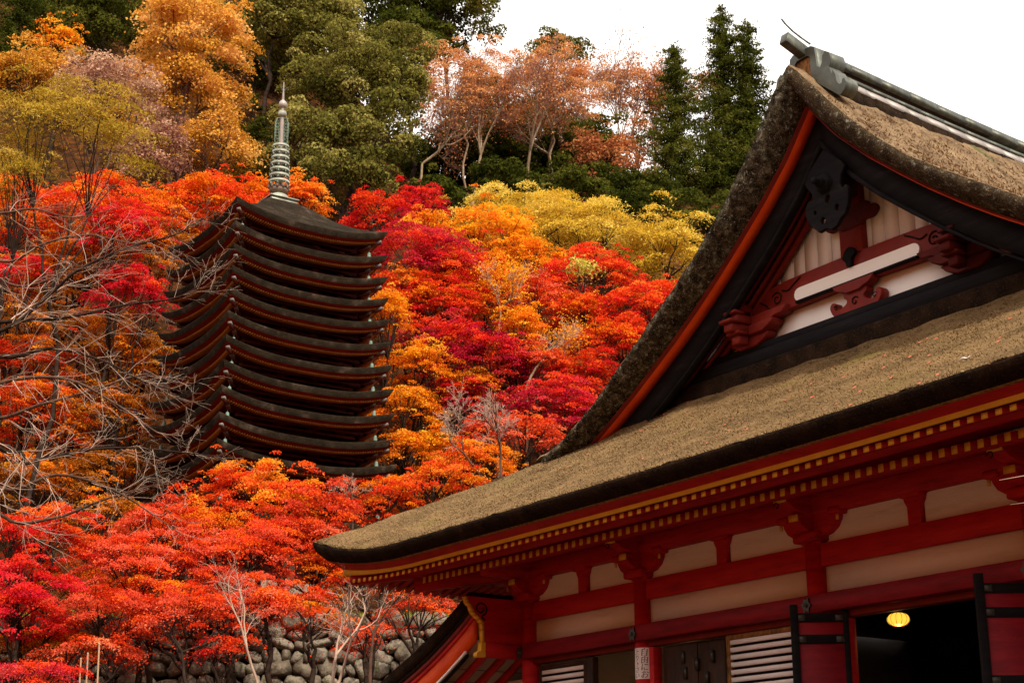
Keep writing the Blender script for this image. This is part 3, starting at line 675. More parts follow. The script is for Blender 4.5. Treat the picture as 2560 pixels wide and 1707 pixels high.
# loose straw on the skirt roof and its edge (too many to count)
def straw(n, fn, name, parent, size, m):
    P = np.array([fn() for _ in range(n)])
    th = RNG.uniform(0, 2*math.pi, n); ln = RNG.uniform(.4, 1, n)*size
    u = np.stack([np.cos(th), np.sin(th)*.6, RNG.uniform(-.1, .45, n)], 1); u /= np.linalg.norm(u, axis=1, keepdims=True)
    v = np.cross(u, np.array([0, -.5, .85])); v /= np.linalg.norm(v, axis=1, keepdims=True)
    a = P+v*(size*.10); b = P-v*(size*.10); c = P+u*ln[:, None]
    V = np.stack([a, b, c], 1).reshape(-1, 3); F = np.arange(3*n).reshape(-1, 3)
    o = mk(name, V, F, m, parent); o['kind'] = 'stuff'; return o
def skirt_pt(edge=False):
    e = abs(random.gauss(0, .03)) if edge else random.uniform(0, 3.3)
    f = random.random(); X0 = -2.57+17.74*f; xl = -2.57+min(e, 2.83); xr = 15.17-min(e, 2.83); X = xl+(xr-xl)*f
    return (X, -2.57+e, fE(e)+(float(sweep(X0))+eave_gentle(X0))*max(0, 1-e/3.2)**1.6+.006)
STRAW = surf('straw_bits', [(.35, (.13, .08, .035)), (.5, (.25, .155, .07)), (.62, (.34, .225, .11)), (.74, (.50, .38, .20))], 30, rough=.9, spec=.05, bump=0)
straw(60000, skirt_pt, 'thatch_straw', H, .052, STRAW)
straw(9000, lambda: skirt_pt(True), 'thatch_straw', H, .05, STRAW)
def main_pt():
    x = random.uniform(.55, 5.6); Y = random.uniform(0, 8)
    e = 8.87-x
    return (XC+x, Y, T(x)+.004-.10*math.sin(min(1.0, Y/9.2)*math.pi)*min(1, (e-3)/3))
straw(26000, main_pt, 'thatch_straw', H, .10, surf('straw_bits_main', [(.35, (.16, .095, .05)), (.5, (.35, .22, .12)), (.62, (.46, .31, .18)), (.75, (.56, .40, .25))], 22, rough=.9, spec=.05, bump=0))

# carved end boards at the hall's corner, carrying the gallery roof
kb = [(-.08, 2.93), (-.80, 2.93), (-.815, 3.12), (-.82, 3.22), (-.86, 3.27), (-.93, 3.33), (-.99, 3.38), (-1.03, 3.47), (-1.09, 3.52), (-1.12, 3.58), (-1.13, 3.62), (-.08, 3.62)]
gal = thing('side_gallery_roof', (-1.6, 0, -1.6), 'low gallery roof sloping down to the left from the hall corner, orange rake board and spiral end board', 'gallery roof')
eb = shape('end_board', [kb], 'YZ', -.19, .07, RED, gal)
Q = [(-.12+.0, a-.02, z) for a, z in kb[1:11]]
mb = MB()
for (a, b) in zip(kb[1:10], kb[2:11]):
    V = []
    for (y, z) in (a, b):
        V += [(-.20, y+.002, z), (-.118, y+.002, z), (-.118, y-.05, z-.012), (-.20, y-.05, z-.012)]
    mb.add(V, [(0, 1, 5, 4), (1, 2, 6, 5), (2, 3, 7, 6), (3, 0, 4, 7), (0, 3, 2, 1), (4, 5, 6, 7)])
mb.build('gilded_edge', GOLD, eb)
sp = [(-.114, -.88+.13*(1-.75*t)*math.cos(1.7*2*math.pi*t-2.2), 3.44+.115*(1-.75*t)*math.sin(1.7*2*math.pi*t-2.2)) for t in np.linspace(0, .85, 34)]
sp = [(-.114, -.80, 3.27), (-.114, -.86, 3.30)]+sp[3:]
seg_obj('painted_spiral', [(sp[i], sp[i+1], .013, .013) for i in range(len(sp)-1)], BLACK, eb)
tb = box('tie_beam_end', -.20, -.10, -.80, -.08, 2.70, 2.925, RED, gal)
shape('gilded_beam_tip', [[(-.80, 2.925), (-.80, 2.70), (-.96, 2.69), (-.955, 2.76), (-.88, 2.80), (-.87, 2.925)]], 'YZ', -.202, .105, GOLD, gal)
GX = [.05, -.2, -.5, -.97, -1.4, -1.87, -2.35, -2.87, -3.5, -4.5]; GZ = [3.86, 3.70, 3.52, 3.28, 3.08, 2.89, 2.72, 2.52, 2.30, 2.05]
G = lambda x: float(np.interp(-x, [-v for v in GX], GZ))
def gal_strip(name, y0, y1, o0, o1, m, x0=-.20, x1=-4.3, n=44, par=None, ysh=0):
    V = []; F = []
    for x in np.linspace(x0, x1, n):
        a_, b_ = G(x)-o0, G(x)-o1
        V += [(x, y0, a_), (x, y0+ysh, b_), (x, y1, b_), (x, y1, a_)]
    for i in range(n-1):
        for j in range(4): F.append((i*4+j, i*4+4+j, i*4+4+(j+1) % 4, i*4+(j+1) % 4))
    F += [(0, 1, 2, 3), tuple((n-1)*4+j for j in range(4))[::-1]]
    return mk(name, V, F, m, par or gal)
gal_strip('roof_thatch', -1.06, 3.4, 0, .20, THATCHD, ysh=.04)
gal_strip('rake_fascia', -1.0, -.90, .20, .27, THATCHD)
gal_strip('rake_board', -.985, -.90, .27, .36, DRED)
gal_strip('rake_board', -.97, -.90, .36, .44, RED)
gal_strip('rake_board', -.955, -.88, .44, .76, ORANGE)
gal_strip('white_edge_board', -.98, -.93, .76, .80, PAPER, x0=-.42)
gal_strip('dark_edge_board', -.95, -.90, .80, .84, BLACK, x0=-.42)
gal_strip('soffit_boards', -.90, 3.2, .74, .76, surf('brown_soffit_board', [(.3, (.30, .20, .14)), (.7, (.45, .33, .25))], 3, bump=.1))  # soffit boards toned a plain mid brown
for y in (-.62, -.25, .12): gal_strip('gallery_rafter', y-.05, y+.05, .76, .86, RED)
for k in range(12):
    x = -.5-.34*k
    box('soffit_seam', x-.006, x+.006, -.9, 3.2, G(x)-.768, G(x)-.762, BLACK, gal, 0)
box('gallery_wall', -4.3, -.14, .2, .28, -1.6, 2.45, WHITE, gal, 0)
box('gallery_post', -.17, -.14, .18, .2, -1.6, 2.7, RED, gal, 0)
box('gallery_post', -4.3, -4.1, -.95, -.75, -1.6, 1.3, RED, gal)

# ------------------------------------------------------------------ paper notice on the second column
sg = thing('paper_notice', (2.94, -.17, 2.16), 'white paper notice with brushed black Japanese writing pasted on the red column', 'notice')
def curved(u): # column surface parameter, u = arc length from the camera-facing line
    th = -math.pi/2+.42+u/.150; return (2.82+.152*math.cos(th), .152*math.sin(th))
V = []; F = []; n = 12
for i in range(n+1):
    x, y = curved(-.13+.26*i/n); V += [(x, y, 2.17), (x, y, 2.605)]
for i in range(n): F.append((2*i, 2*i+2, 2*i+3, 2*i+1))
pp = mk('paper_sheet', V, F, PAPER, sg)
def writing(body, u0, ztop, size, step):
    V = []; F = []
    for k, ch in enumerate(body):
        c = bpy.data.curves.new('t', 'FONT'); c.body = ch; c.size = size; c.offset = size*.0
        o = bpy.data.objects.new('t', c); col.objects.link(o); bpy.context.view_layer.update()
        me = bpy.data.meshes.new_from_object(o.evaluated_get(bpy.context.evaluated_depsgraph_get()))
        b = len(V)
        for v in me.vertices:
            x, y = curved(u0+v.co.x+.12*v.co.y-size*.5)
            d = np.array([x-2.82, y]); d *= .1535/np.linalg.norm(d)
            V.append((2.82+d[0], d[1], ztop-k*step-size*.85+v.co.y))
        F += [tuple(b+i for i in p.vertices) for p in me.polygons]
        bpy.data.objects.remove(o); bpy.data.meshes.remove(me); bpy.data.curves.remove(c)
    mk('brush_writing', V, F, INK, pp)
writing('自由にお', .052, 2.60, .118, .103)
writing('上り下さい', -.066, 2.59, .088, .082)

# ------------------------------------------------------------------ lanterns inside
def lantern(loc, r, h, colr, st, label):
    t = thing('paper_lantern', (loc[0], loc[1], loc[2]-h/2), label, 'lantern', 'paper lanterns hanging in the hall')
    pl = bpy.data.lights.new('lantern_light', 'POINT'); pl.energy = 2.5; pl.color = (1, .55, .2); pl.shadow_soft_size = .03
    po = bpy.data.objects.new('lantern_light', pl); col.objects.link(po); po.parent = t; po.location = (0, 0, -.04)
    m, nt, b = newmat('lantern_paper'); b.inputs['Base Color'].default_value = (.9, .6, .15, 1)
    b.inputs['Emission Color'].default_value = (*colr, 1); b.inputs['Emission Strength'].default_value = st
    V = []; F = []; nu, nv = 48, 12
    for j in range(nv+1):
        ph = -math.pi/2+math.pi*j/nv
        for i in range(nu):
            a = 2*math.pi*i/nu; lob = 1-.05*abs(math.cos(a*6))**8
            rr = r*(abs(math.cos(ph))**.75)*lob
            V.append((loc[0]+rr*math.cos(a), loc[1]+rr*math.sin(a), loc[2]+h/2*math.sin(ph)))
    for j in range(nv):
        for i in range(nu): F.append((j*nu+i, j*nu+(i+1) % nu, (j+1)*nu+(i+1) % nu, (j+1)*nu+i))
    mk('shade', V, F, m, t, smooth=True)
    rb = []
    for k in range(12):
        a = 2*math.pi*k/12
        P = [(loc[0]+r*1.0*(abs(math.cos(p))**.75)*math.cos(a), loc[1]+r*1.0*(abs(math.cos(p))**.75)*math.sin(a), loc[2]+h/2*1.01*math.sin(p)) for p in np.linspace(-1.45, 1.45, 12)]
        rb += [(P[i], P[i+1], .0035, .0035) for i in range(11)]
    seg_obj('ribs', rb, surf('rib_red', [(.3, (.35, .05, .02)), (.7, (.45, .08, .03))], 3, bump=0), t)
    seg_obj('hanging_cord', [((loc[0], loc[1], loc[2]+h/2), (loc[0], loc[1], 3.56), .005, .005)], IRON, t)
lantern((6.68, 1.0, 2.675), .143, .165, (1.0, .62, .06), 1.05, 'lit round yellow paper lantern hanging in the dark open doorway')
lantern((2.10, 1.5, 2.62), .12, .20, (1.0, .16, .02), .55, 'dim orange lantern half hidden behind the column with the paper notice')

# ------------------------------------------------------------------ pagoda
PC = np.array([-23.60, 6.50])
zt_ = [18.72, 17.92, 17.18, 16.46, 15.74, 14.99, 14.22, 13.44, 12.64, 11.82, 11.02, 10.18, 9.3]
Rt_ = [20.2*v for v in (.131, .1315, .1325, .134, .136, .138, .140, .142, .144, .146, .1475, .149, .154)]
zb_ = float(terrain(PC[0], PC[1]))
pag = thing('pagoda', (PC[0], PC[1], zb_), 'thirteen-storeyed dark wooden pagoda with stacked bark roofs and bronze finial, among red maples', 'pagoda')
COPPERC = surf('aged_cap_copper', [(.3, (.10, .085, .075)), (.7, (.22, .19, .17))], 6, bump=0)
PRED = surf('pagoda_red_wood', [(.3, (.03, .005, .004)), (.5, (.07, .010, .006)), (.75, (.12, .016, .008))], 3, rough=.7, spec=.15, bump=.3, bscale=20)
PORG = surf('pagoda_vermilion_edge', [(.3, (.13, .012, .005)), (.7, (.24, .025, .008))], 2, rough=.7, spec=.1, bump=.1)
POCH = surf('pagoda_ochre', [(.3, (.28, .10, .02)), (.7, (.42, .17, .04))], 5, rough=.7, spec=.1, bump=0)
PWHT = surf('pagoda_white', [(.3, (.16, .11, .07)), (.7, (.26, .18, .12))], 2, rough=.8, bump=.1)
ROT4 = [(1, 0, 0, 1), (0, -1, 1, 0), (-1, 0, 0, -1), (0, 1, -1, 0)]   # four sides
def pside(s, a, o, z):                           # a along the side, o outward distance
    c = ROT4[s]; x, y = a, -o
    return (PC[0]+c[0]*x+c[1]*y, PC[1]+c[2]*x+c[3]*y, z)
def ring_sheet(prof, R, N=26):
    """prof: list of (outward distance factor fn(t)->(o,z)) for four sides; mitred at corners"""
    V = []; F = []; n = len(prof)
    for s in range(4):
        b0 = len(V)
        for i in range(N+1):
            t = -1+2*i/N
            for f in prof:
                o, z = f(abs(t)); V.append(pside(s, t*o, o, z))
        for i in range(N):
            for k in range(n-1):
                q = b0+i*n+k; F.append((q, q+n, q+n+1, q+1)[::-1])
    return V, F
BELLV = None
def lathe(mb, cx, cy, pr_, n=12, m=0):
    V = []; F = []
    for (r, z) in pr_:
        for i in range(n): V.append((cx+r*math.cos(2*math.pi*i/n), cy+r*math.sin(2*math.pi*i/n), z))
    for j in range(len(pr_)-1):
        for i in range(n): F.append((j*n+i, j*n+(i+1) % n, (j+1)*n+(i+1) % n, (j+1)*n+i))
    F += [tuple(range(n))[::-1], tuple(range((len(pr_)-1)*n, len(pr_)*n))]
    mb.add(V, F, m)
bell_mb = MB(); lathe(bell_mb, 0, 0, [(.072, -.10), (.066, -.06), (.055, .02), (.05, .06), (.03, .085), (.008, .09), (.006, .16)], 10)
BELL = make_mesh('corner_bell', np.array(bell_mb.V), bell_mb.F, VERDG)
for k, (zt, R) in enumerate(zip(zt_, Rt_)):
    sw = .38; zm = zt-sw
    S = lambda t, sw=sw: sw*t**2.6
    if k == 0:
        TP = [(R, 0), (R-.35, .16), (R-.8, .45), (R-1.3, .85), (R-1.75, 1.28), (.42, 1.62)]
    else:
        TP = [(R, 0), (R-.4, .10), (R-.9, .22), (R-1.5, .36)]
    prof = [(lambda t, o=o, dz=dz: (o, zm+dz+S(t)*(max(0, 1-(R-o)/1.6))**1.5)) for o, dz in TP]
    V, F = ring_sheet(prof, R)
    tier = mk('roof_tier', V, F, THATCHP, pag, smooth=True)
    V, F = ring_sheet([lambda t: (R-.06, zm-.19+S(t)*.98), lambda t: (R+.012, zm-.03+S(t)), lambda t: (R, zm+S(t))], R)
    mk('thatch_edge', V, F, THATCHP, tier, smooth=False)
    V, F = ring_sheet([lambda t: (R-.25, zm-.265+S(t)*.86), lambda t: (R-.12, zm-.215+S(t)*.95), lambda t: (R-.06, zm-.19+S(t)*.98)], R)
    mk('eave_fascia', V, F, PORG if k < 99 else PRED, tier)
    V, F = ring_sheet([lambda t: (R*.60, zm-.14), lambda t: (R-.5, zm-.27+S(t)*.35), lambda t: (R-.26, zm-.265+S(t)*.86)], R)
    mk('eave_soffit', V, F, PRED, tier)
    mb = MB(); n = int((2*R-.3)/.085)
    for s in range(4):
        for i in range(n):
            a = -(R-.22)+(2*R-.44)*(i+.5)/n; t = abs(a)/(R-.2); z = zm-.295+S(min(t, 1))*.86
            p = [pside(s, a+da, o, z+dz) for dz in (0, .045) for (da, o) in ((-.02, R-.20), (.02, R-.20), (.02, R-.45), (-.02, R-.45))]
            mb.add(p, [BF[2], BF[0], BF[3], BF[5]])
    o = mb.build('rafter_row', POCH, tier); o['kind'] = 'stuff'
    # hip beams with pale caps and bells
    for s in range(4):
        c = ROT4[s]
        def cp(r, z): return (PC[0]+c[0]*r+c[1]*(-r), PC[1]+c[2]*r+c[3]*(-r), z)
        mb = MB(); beam_between(mb, cp(R-.16, zt-.36), cp(R*.6, zm-.28), .10, .12); beam_between(mb, cp(R-.42, zt-.52), cp(R*.48, zm-.36), .10, .12)
        mb.build('hip_beam', PRED, tier)
        mb = MB(); beam_between(mb, cp(R-.13, zt-.33), cp(R-.30, zt-.395), .115, .07); beam_between(mb, cp(R-.38, zt-.46), cp(R-.50, zt-.50), .115, .07)
        mb.build('hip_beam_cap', COPPERC, tier)
        if k < 12: link_copy(BELL, 'corner_bell', cp(R-.42, zt-.76), tier)
    # storey body with brackets, railing beam and plaster
    hb_ = R*.60; z1 = zm-.10; z0 = (zt_[k+1]-.44+.30) if k < 12 else 7.0
    mb = MB()
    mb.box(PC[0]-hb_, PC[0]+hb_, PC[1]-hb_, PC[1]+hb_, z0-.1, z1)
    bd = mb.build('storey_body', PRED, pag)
    mb = MB()
    for s in range(4):
        for a in (-.9, -.33, .33, .9):
            p = [pside(s, a*hb_+da, o, z+0) for z in (z1-.30, z1-.20) for (da, o) in ((-.10, hb_+.30), (.10, hb_+.30), (.10, hb_-.01), (-.10, hb_-.01))]
            mb.add(p, BF)
            p = [pside(s, a*hb_+da, o, z+0) for z in (z1-.19, z1-.10) for (da, o) in ((-.22, hb_+.34), (.22, hb_+.34), (.22, hb_+.24), (-.22, hb_+.24))]
            mb.add(p, BF)
        p = [pside(s, da, o, z) for z in (z1-.09, z1-.03) for (da, o) in ((-hb_-.5, hb_+.33), (hb_+.5, hb_+.33), (hb_+.5, hb_+.25), (-hb_-.5, hb_+.25))]
        mb.add(p, BF)
    mb.build('bracket_row', surf('pagoda_bracket', [(.3, (.08, .012, .006)), (.7, (.15, .02, .008))], 3, bump=0) if k == 0 else bpy.data.materials['pagoda_bracket'], bd)
    mb = MB()
    for s in range(4):
        for (o_, za, zb2) in ((R-.62, z1-.20, z1-.12), (R-.80, z1-.33, z1-.25)):
            p = [pside(s, a_, oo, z) for z in (za, zb2) for (a_, oo) in ((-o_, o_), (o_, o_), (o_, o_-.12), (-o_, o_-.12))]
            mb.add(p, BF)
    mb.build('eave_purlin', PRED, bd)
    if k >= 3:
        mb = MB()
        for s in range(4):
            for a in (-.62, .62, 0):
                p = [pside(s, a*hb_+da, o, z) for z in (z0+.02, z1-.36) for (da, o) in ((-.22, hb_+.012), (.22, hb_+.012), (.22, hb_), (-.22, hb_))]
                mb.add(p, BF)
        tag(mb.build('plaster_strip', PWHT, bd), kind='stuff')
# base storey body down to the ground and a stone plinth
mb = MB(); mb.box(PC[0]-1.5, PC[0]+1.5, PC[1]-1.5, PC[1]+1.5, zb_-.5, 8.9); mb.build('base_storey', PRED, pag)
mb = MB(); mb.box(PC[0]-2.0, PC[0]+2.0, PC[1]-2.0, PC[1]+2.0, zb_-.8, zb_+.12); mb.build('stone_plinth', STONE, pag, bevel=.05)
# finial
cx, cy = PC
fb = MB(); fb.box(cx-.46, cx+.46, cy-.46, cy+.46, 19.80, 20.02); fb.box(cx-.52, cx+.52, cy-.52, cy+.52, 20.02, 20.06); fb.box(cx-.52, cx+.52, cy-.52, cy+.52, 19.76, 19.80)
fin = fb.build('finial', VERD, pag, bevel=.01)
mb = MB(); lathe(mb, cx, cy, [(.34, 20.06), (.35, 20.14), (.31, 20.24), (.22, 20.30), (.12, 20.31)], 20); mb.build('inverted_bowl', VERD, fin, smooth=False)
mb = MB(); lathe(mb, cx, cy, [(.16, 20.30), (.27, 20.34), (.31, 20.42), (.31, 20.48), (.30, 20.42), (.1, 20.40)], 18)
for i in range(10):
    a = i*2*math.pi/10; mb.box(cx+.31*math.cos(a)-.03, cx+.31*math.cos(a)+.03, cy+.31*math.sin(a)-.03, cy+.31*math.sin(a)+.03, 20.46, 20.60)
mb.build('lotus_petals', surf('bronze_brown', [(.3, (.10, .06, .04)), (.7, (.20, .13, .09))], 5, rough=.5, spec=.4, bump=0), fin)
mb = MB(); lathe(mb, cx, cy, [(.085, 20.3), (.08, 22.1), (.06, 23.2), (.045, 23.7), (.02, 24.2), (.012, 24.4)], 12); mb.build('centre_shaft', surf('bronze_shaft', [(.3, (.20, .15, .13)), (.7, (.36, .30, .26))], 4, rough=.5, spec=.4, bump=0), fin)
for i in range(7):
    z = 20.72+i*.215; r = .345-.012*i; mb = MB()
    V = []; F = []; n = 28
    for (rr, zz) in ((r, z-.045), (r, z+.045), (r-.03, z+.045), (r-.03, z-.045)):
        V += [(cx+rr*math.cos(2*math.pi*q/n), cy+rr*math.sin(2*math.pi*q/n), zz) for q in range(n)]
    for j in range(4):
        for q in range(n): F.append((j*n+q, j*n+(q+1) % n, ((j+1) % 4)*n+(q+1) % n, ((j+1) % 4)*n+q))
    mb.add(V, F)
    for q in range(4):
        a = q*math.pi/2+.4
        beam_between(mb, (cx, cy, z), (cx+(r-.02)*math.cos(a), cy+(r-.02)*math.sin(a), z), .03, .03)
    rg = mb.build('ring', VERD, fin)
    mb = MB()
    for q in range(8):
        a = q*math.pi/4+.2; lathe(mb, cx+(r+.0)*math.cos(a), cy+(r)*math.sin(a), [(.03, z-.13), (.022, z-.08), (.01, z-.05)], 6)
    tag(mb.build('ring_bells', VERDG, rg), kind='stuff')
L_ = []
for q in range(4):                               # openwork flame panels
    a = q*math.pi/2+.35; dx, dy = math.cos(a), math.sin(a)
    f = lambda r, z: (cx+dx*r, cy+dy*r, z)
    L_ += [(f(.10, 22.20), f(.30, 22.28), .014, .014), (f(.30, 22.28), f(.31, 22.75), .014, .014), (f(.31, 22.75), f(.22, 23.0), .014, .014), (f(.22, 23.0), f(.08, 23.04), .014, .014)]
    for j in range(6):
        z = 22.3+.11*j; c0 = .20
        P = [f(c0+.075*math.cos(t), z+.06*math.sin(t)) for t in np.linspace(0, 5.2, 7)]
        L_ += [(P[i], P[i+1], .010, .010) for i in range(6)]
        L_ += [(f(.28, z), f(.33, z+.05), .010, .006)]
seg_obj('flame_panel', L_, VERDG, fin)
mb = MB(); lathe(mb, cx, cy, [(.02, 23.08), (.12, 23.13), (.15, 23.22), (.12, 23.31), (.06, 23.35)], 14); mb.build('dragon_wheel', VERD, fin, smooth=True)
mb = MB(); lathe(mb, cx, cy, [(.02, 23.42), (.11, 23.47), (.145, 23.57), (.11, 23.67), (.05, 23.72), (.02, 23.8)], 14); mb.build('sacred_jewel', COPPERL, fin, smooth=True)
tr = [(cx, cy, 24.08)]
seg_obj('trident', [(tr[0], (cx+RT[0]*.16, cy+RT[1]*.16, 24.22), .010, .004), (tr[0], (cx-RT[0]*.12, cy-RT[1]*.12, 24.26), .010, .004), (tr[0], (cx, cy, 24.42), .012, .004)], VERDG, fin)

# ------------------------------------------------------------------ trees
def unit(a): return a/(np.linalg.norm(a, axis=-1, keepdims=True)+1e-9)
def leaf_mesh(name, P, Nn, size, tint, m, parent, aspect=.62, along=None):
    n = len(P); r = RNG.normal(size=(n, 3))
    if along is None: u = unit(np.cross(Nn, r))
    else: u = unit(along+r*.25)
    v = unit(np.cross(Nn, u))
    s = size[:, None]
    a = P-u*s*.5; c = P+u*s*.5; b = P+v*s*.5*aspect+u*s*.08; d = P-v*s*.5*aspect+u*s*.08
    V = np.stack([a, b, c, d], 1).reshape(-1, 3)
    o = mk(name, V, np.arange(4*n).reshape(-1, 4), m, parent, origin=P.mean(0))
    at_ = o.data.attributes.new('tint', 'FLOAT', 'POINT')
    at_.data.foreach_set('value', np.repeat(np.clip(tint, 0, 1), 4).astype(np.float32))
    return o
NLEAF = [0]
GROUPS = {'maple_tree': 'maples in autumn colour on the slope', 'cedar_tree': 'dark cedars on the ridge', 'conifer_tree': 'pointed conifers on the ridge', 'evergreen_tree': 'olive green evergreens behind the finial', 'golden_tree': 'golden brown trees at the upper left', 'frond_tree': 'feathery yellow leaved trees', 'thinning_tree': 'thinning pinkish trees on the ridge', 'rust_tree': 'rust coloured trees on the ridge', 'mauve_tree': 'faded mauve trees', 'bare_tree': 'small leafless trees on the slope', 'bare_sapling': 'pale saplings at the bottom', 'nearly_bare_maple': 'nearly bare maples at the centre', 'slender_tree': 'slender trees before the stone wall'}
COV = {'maple': 2.7, 'round': 4.2, 'gold': 3.2, 'frond': 2.4, 'conifer': 4.2}
ALT = {'crimson': 'red', 'red': 'orangered', 'orangered': 'orange', 'orange': 'amber', 'coral': 'orangered', 'pink': 'red', 'brownorange': 'orange', 'amber': 'orange'}
def crown_points(c, R, kind, L, dens, tint0):
    """returns leaf positions, normals, tints, clump centres"""
    Rx, Ry, Rz = R
    if kind in ('maple', 'frond', 'round', 'gold'):
        s = {'maple': .38, 'frond': .62, 'round': .55, 'gold': .5}[kind]*max(.8, min(1.5, (Rx*Rz)**.5/1.9))
        flat = {'maple': .20, 'frond': .18, 'round': .75, 'gold': .42}[kind]
        area = math.pi*Rx*Rz
        ncl = int(max(10, 2.3*dens**.5*area/(math.pi*s*s*.42)*(.75 if kind == 'round' else 1)))
        D = unit(RNG.normal(size=(ncl, 3))); D[:, 2] = np.where(D[:, 2] < -.45, -D[:, 2], D[:, 2])
        az = np.arctan2(D[:, 1], D[:, 0]); lob = 1+.16*np.sin(az*3+RNG.uniform(0, 6))+.12*np.sin(D[:, 2]*7+az*2+RNG.uniform(0, 6))
        rr = RNG.uniform(.35, 1.0, ncl)**.45*lob
        C = c+D*rr[:, None]*np.array(R)*.92
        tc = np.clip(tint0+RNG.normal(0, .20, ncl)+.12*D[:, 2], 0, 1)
        far_ = RNG.random(ncl) < .22; C[far_] = c+(C[far_]-c)*RNG.uniform(1.1, 1.38, (far_.sum(), 1))
        sz = s*RNG.uniform(.6, 1.3, ncl); sz[far_] *= .6
        nt_ = int(dens*COV[kind]*area/(.5*L*L*{'frond': .28}.get(kind, .62)))
        w_ = sz**2/np.sum(sz**2); cnt = np.maximum(3, (nt_*w_).astype(int))
        idx = np.repeat(np.arange(ncl), cnt); n = len(idx)
        q = RNG.normal(size=(n, 3))*.5
        q = q*sz[idx][:, None]
        if kind == 'round':
            dd = unit(RNG.normal(size=(n, 3))); dd[:, 2] = np.abs(dd[:, 2])*np.where(RNG.random(n) < .2, -1, 1)
            q = dd*(sz[idx]*RNG.uniform(.75, 1.05, n)**1)[:, None]; q[:, 2] *= flat
            Nn = unit(dd+RNG.normal(size=(n, 3))*.5)
        else:
            r2 = q[:, 0]**2+q[:, 1]**2
            q[:, 2] = q[:, 2]*flat-(.30 if kind != 'frond' else .38)*r2/sz[idx]
            out_ = unit(C-c); tilt = out_[idx]
            q[:, 2] -= .22*(q[:, 0]*tilt[:, 0]+q[:, 1]*tilt[:, 1])
            Nn = unit(np.array([0, 0, .55])+tilt*.35+RNG.normal(size=(n, 3))*.55)
        P = C[idx]+q
        ti = np.clip(tc[idx]+RNG.normal(0, .13, n), 0, 1)
        # ragged single leaves outside
        alt_ = (RNG.random(ncl) < .5*(np.sin(C[:, 0]*1.7+C[:, 2]*2.3) > .1)+.08)[idx]
        return P, Nn, ti, C, alt_
    if kind == 'conifer':
        area = math.pi*Rx*Rz*.6; s = .45
        nb = int(max(24, 1.7*dens*area/(s*s)))
        h = 1-RNG.uniform(0, 1, nb)**.62; az = RNG.uniform(0, 2*math.pi, nb)
        prof = (1-h)**.62*.92+.05; prof *= 1+.38*np.sin(h*13+az*2)
        rr = RNG.uniform(.15, 1.1, nb)**.7*prof
        C = c+np.stack([Rx*rr*np.cos(az), Ry*rr*np.sin(az), -Rz+2*Rz*h-.25*rr*Rx*.5], 1)
        tc = np.clip(tint0+RNG.normal(0, .16, nb), 0, 1)
        nt_ = int(dens*COV['conifer']*area/(.5*L*L*.45)); cnt = max(6, nt_//nb); idx = np.repeat(np.arange(nb), cnt); n = len(idx)
        dirv = np.stack([np.cos(az), np.sin(az), np.full(nb, -.15)], 1)[idx]
        k_ = (RNG.uniform(.6, 1.5, nb)*(1.2-.6*h))[idx][:, None]*max(.8, Rx/2.4)
        tt = RNG.uniform(-.8, .55, n)[:, None]; q = RNG.normal(size=(n, 3))*np.array([.20, .20, .12])*k_*(1.15-.6*(tt+.8)/1.35)+dirv*tt*k_*1.0
        q[:, 2] += .10*(tt[:, 0]+.2)**2
        P = C[idx]+q; Nn = unit(dirv*.6+np.array([0, 0, .5])+RNG.normal(size=(n, 3))*.6)
        return P, Nn, np.clip(tc[idx]+RNG.normal(0, .12, n), 0, 1), C, None
def grow_branches(base, C, r0, nlim, wig=.12):
    """limbs from a forked trunk to clump centres"""
    L_ = []; cc = C.mean(0); top = base+(cc-base)*.55; top[2] = base[2]+(cc[2]-base[2])*.6
    def path(a, b, ra, rb, n=4):
        P = [a]
        for i in range(1, n):
            t = i/n; p = a+(b-a)*t+RNG.normal(size=3)*wig*np.linalg.norm(b-a)*.25; p[2] += .06*math.sin(t*math.pi)*np.linalg.norm(b-a); P.append(p)
        P.append(b); R_ = np.linspace(ra, rb, n+1)
        for i in range(n): L_.append((P[i], P[i+1], R_[i], R_[i+1]))
        return P
    trunk = path(base, top, r0, r0*.6, 5)
    sel = RNG.permutation(len(C))[:nlim]
    hubs = [top+ (C[s]-top)*.45+RNG.normal(size=3)*.1 for s in sel[:max(3, nlim//6)]]
    for hb2 in hubs: path(top, hb2, r0*.55, r0*.25, 4)
    for s in sel:
        hb2 = hubs[int(np.argmin([np.linalg.norm(C[s]-h2) for h2 in hubs]))]
        path(hb2, C[s], r0*.2, r0*.06, 3)
    return L_
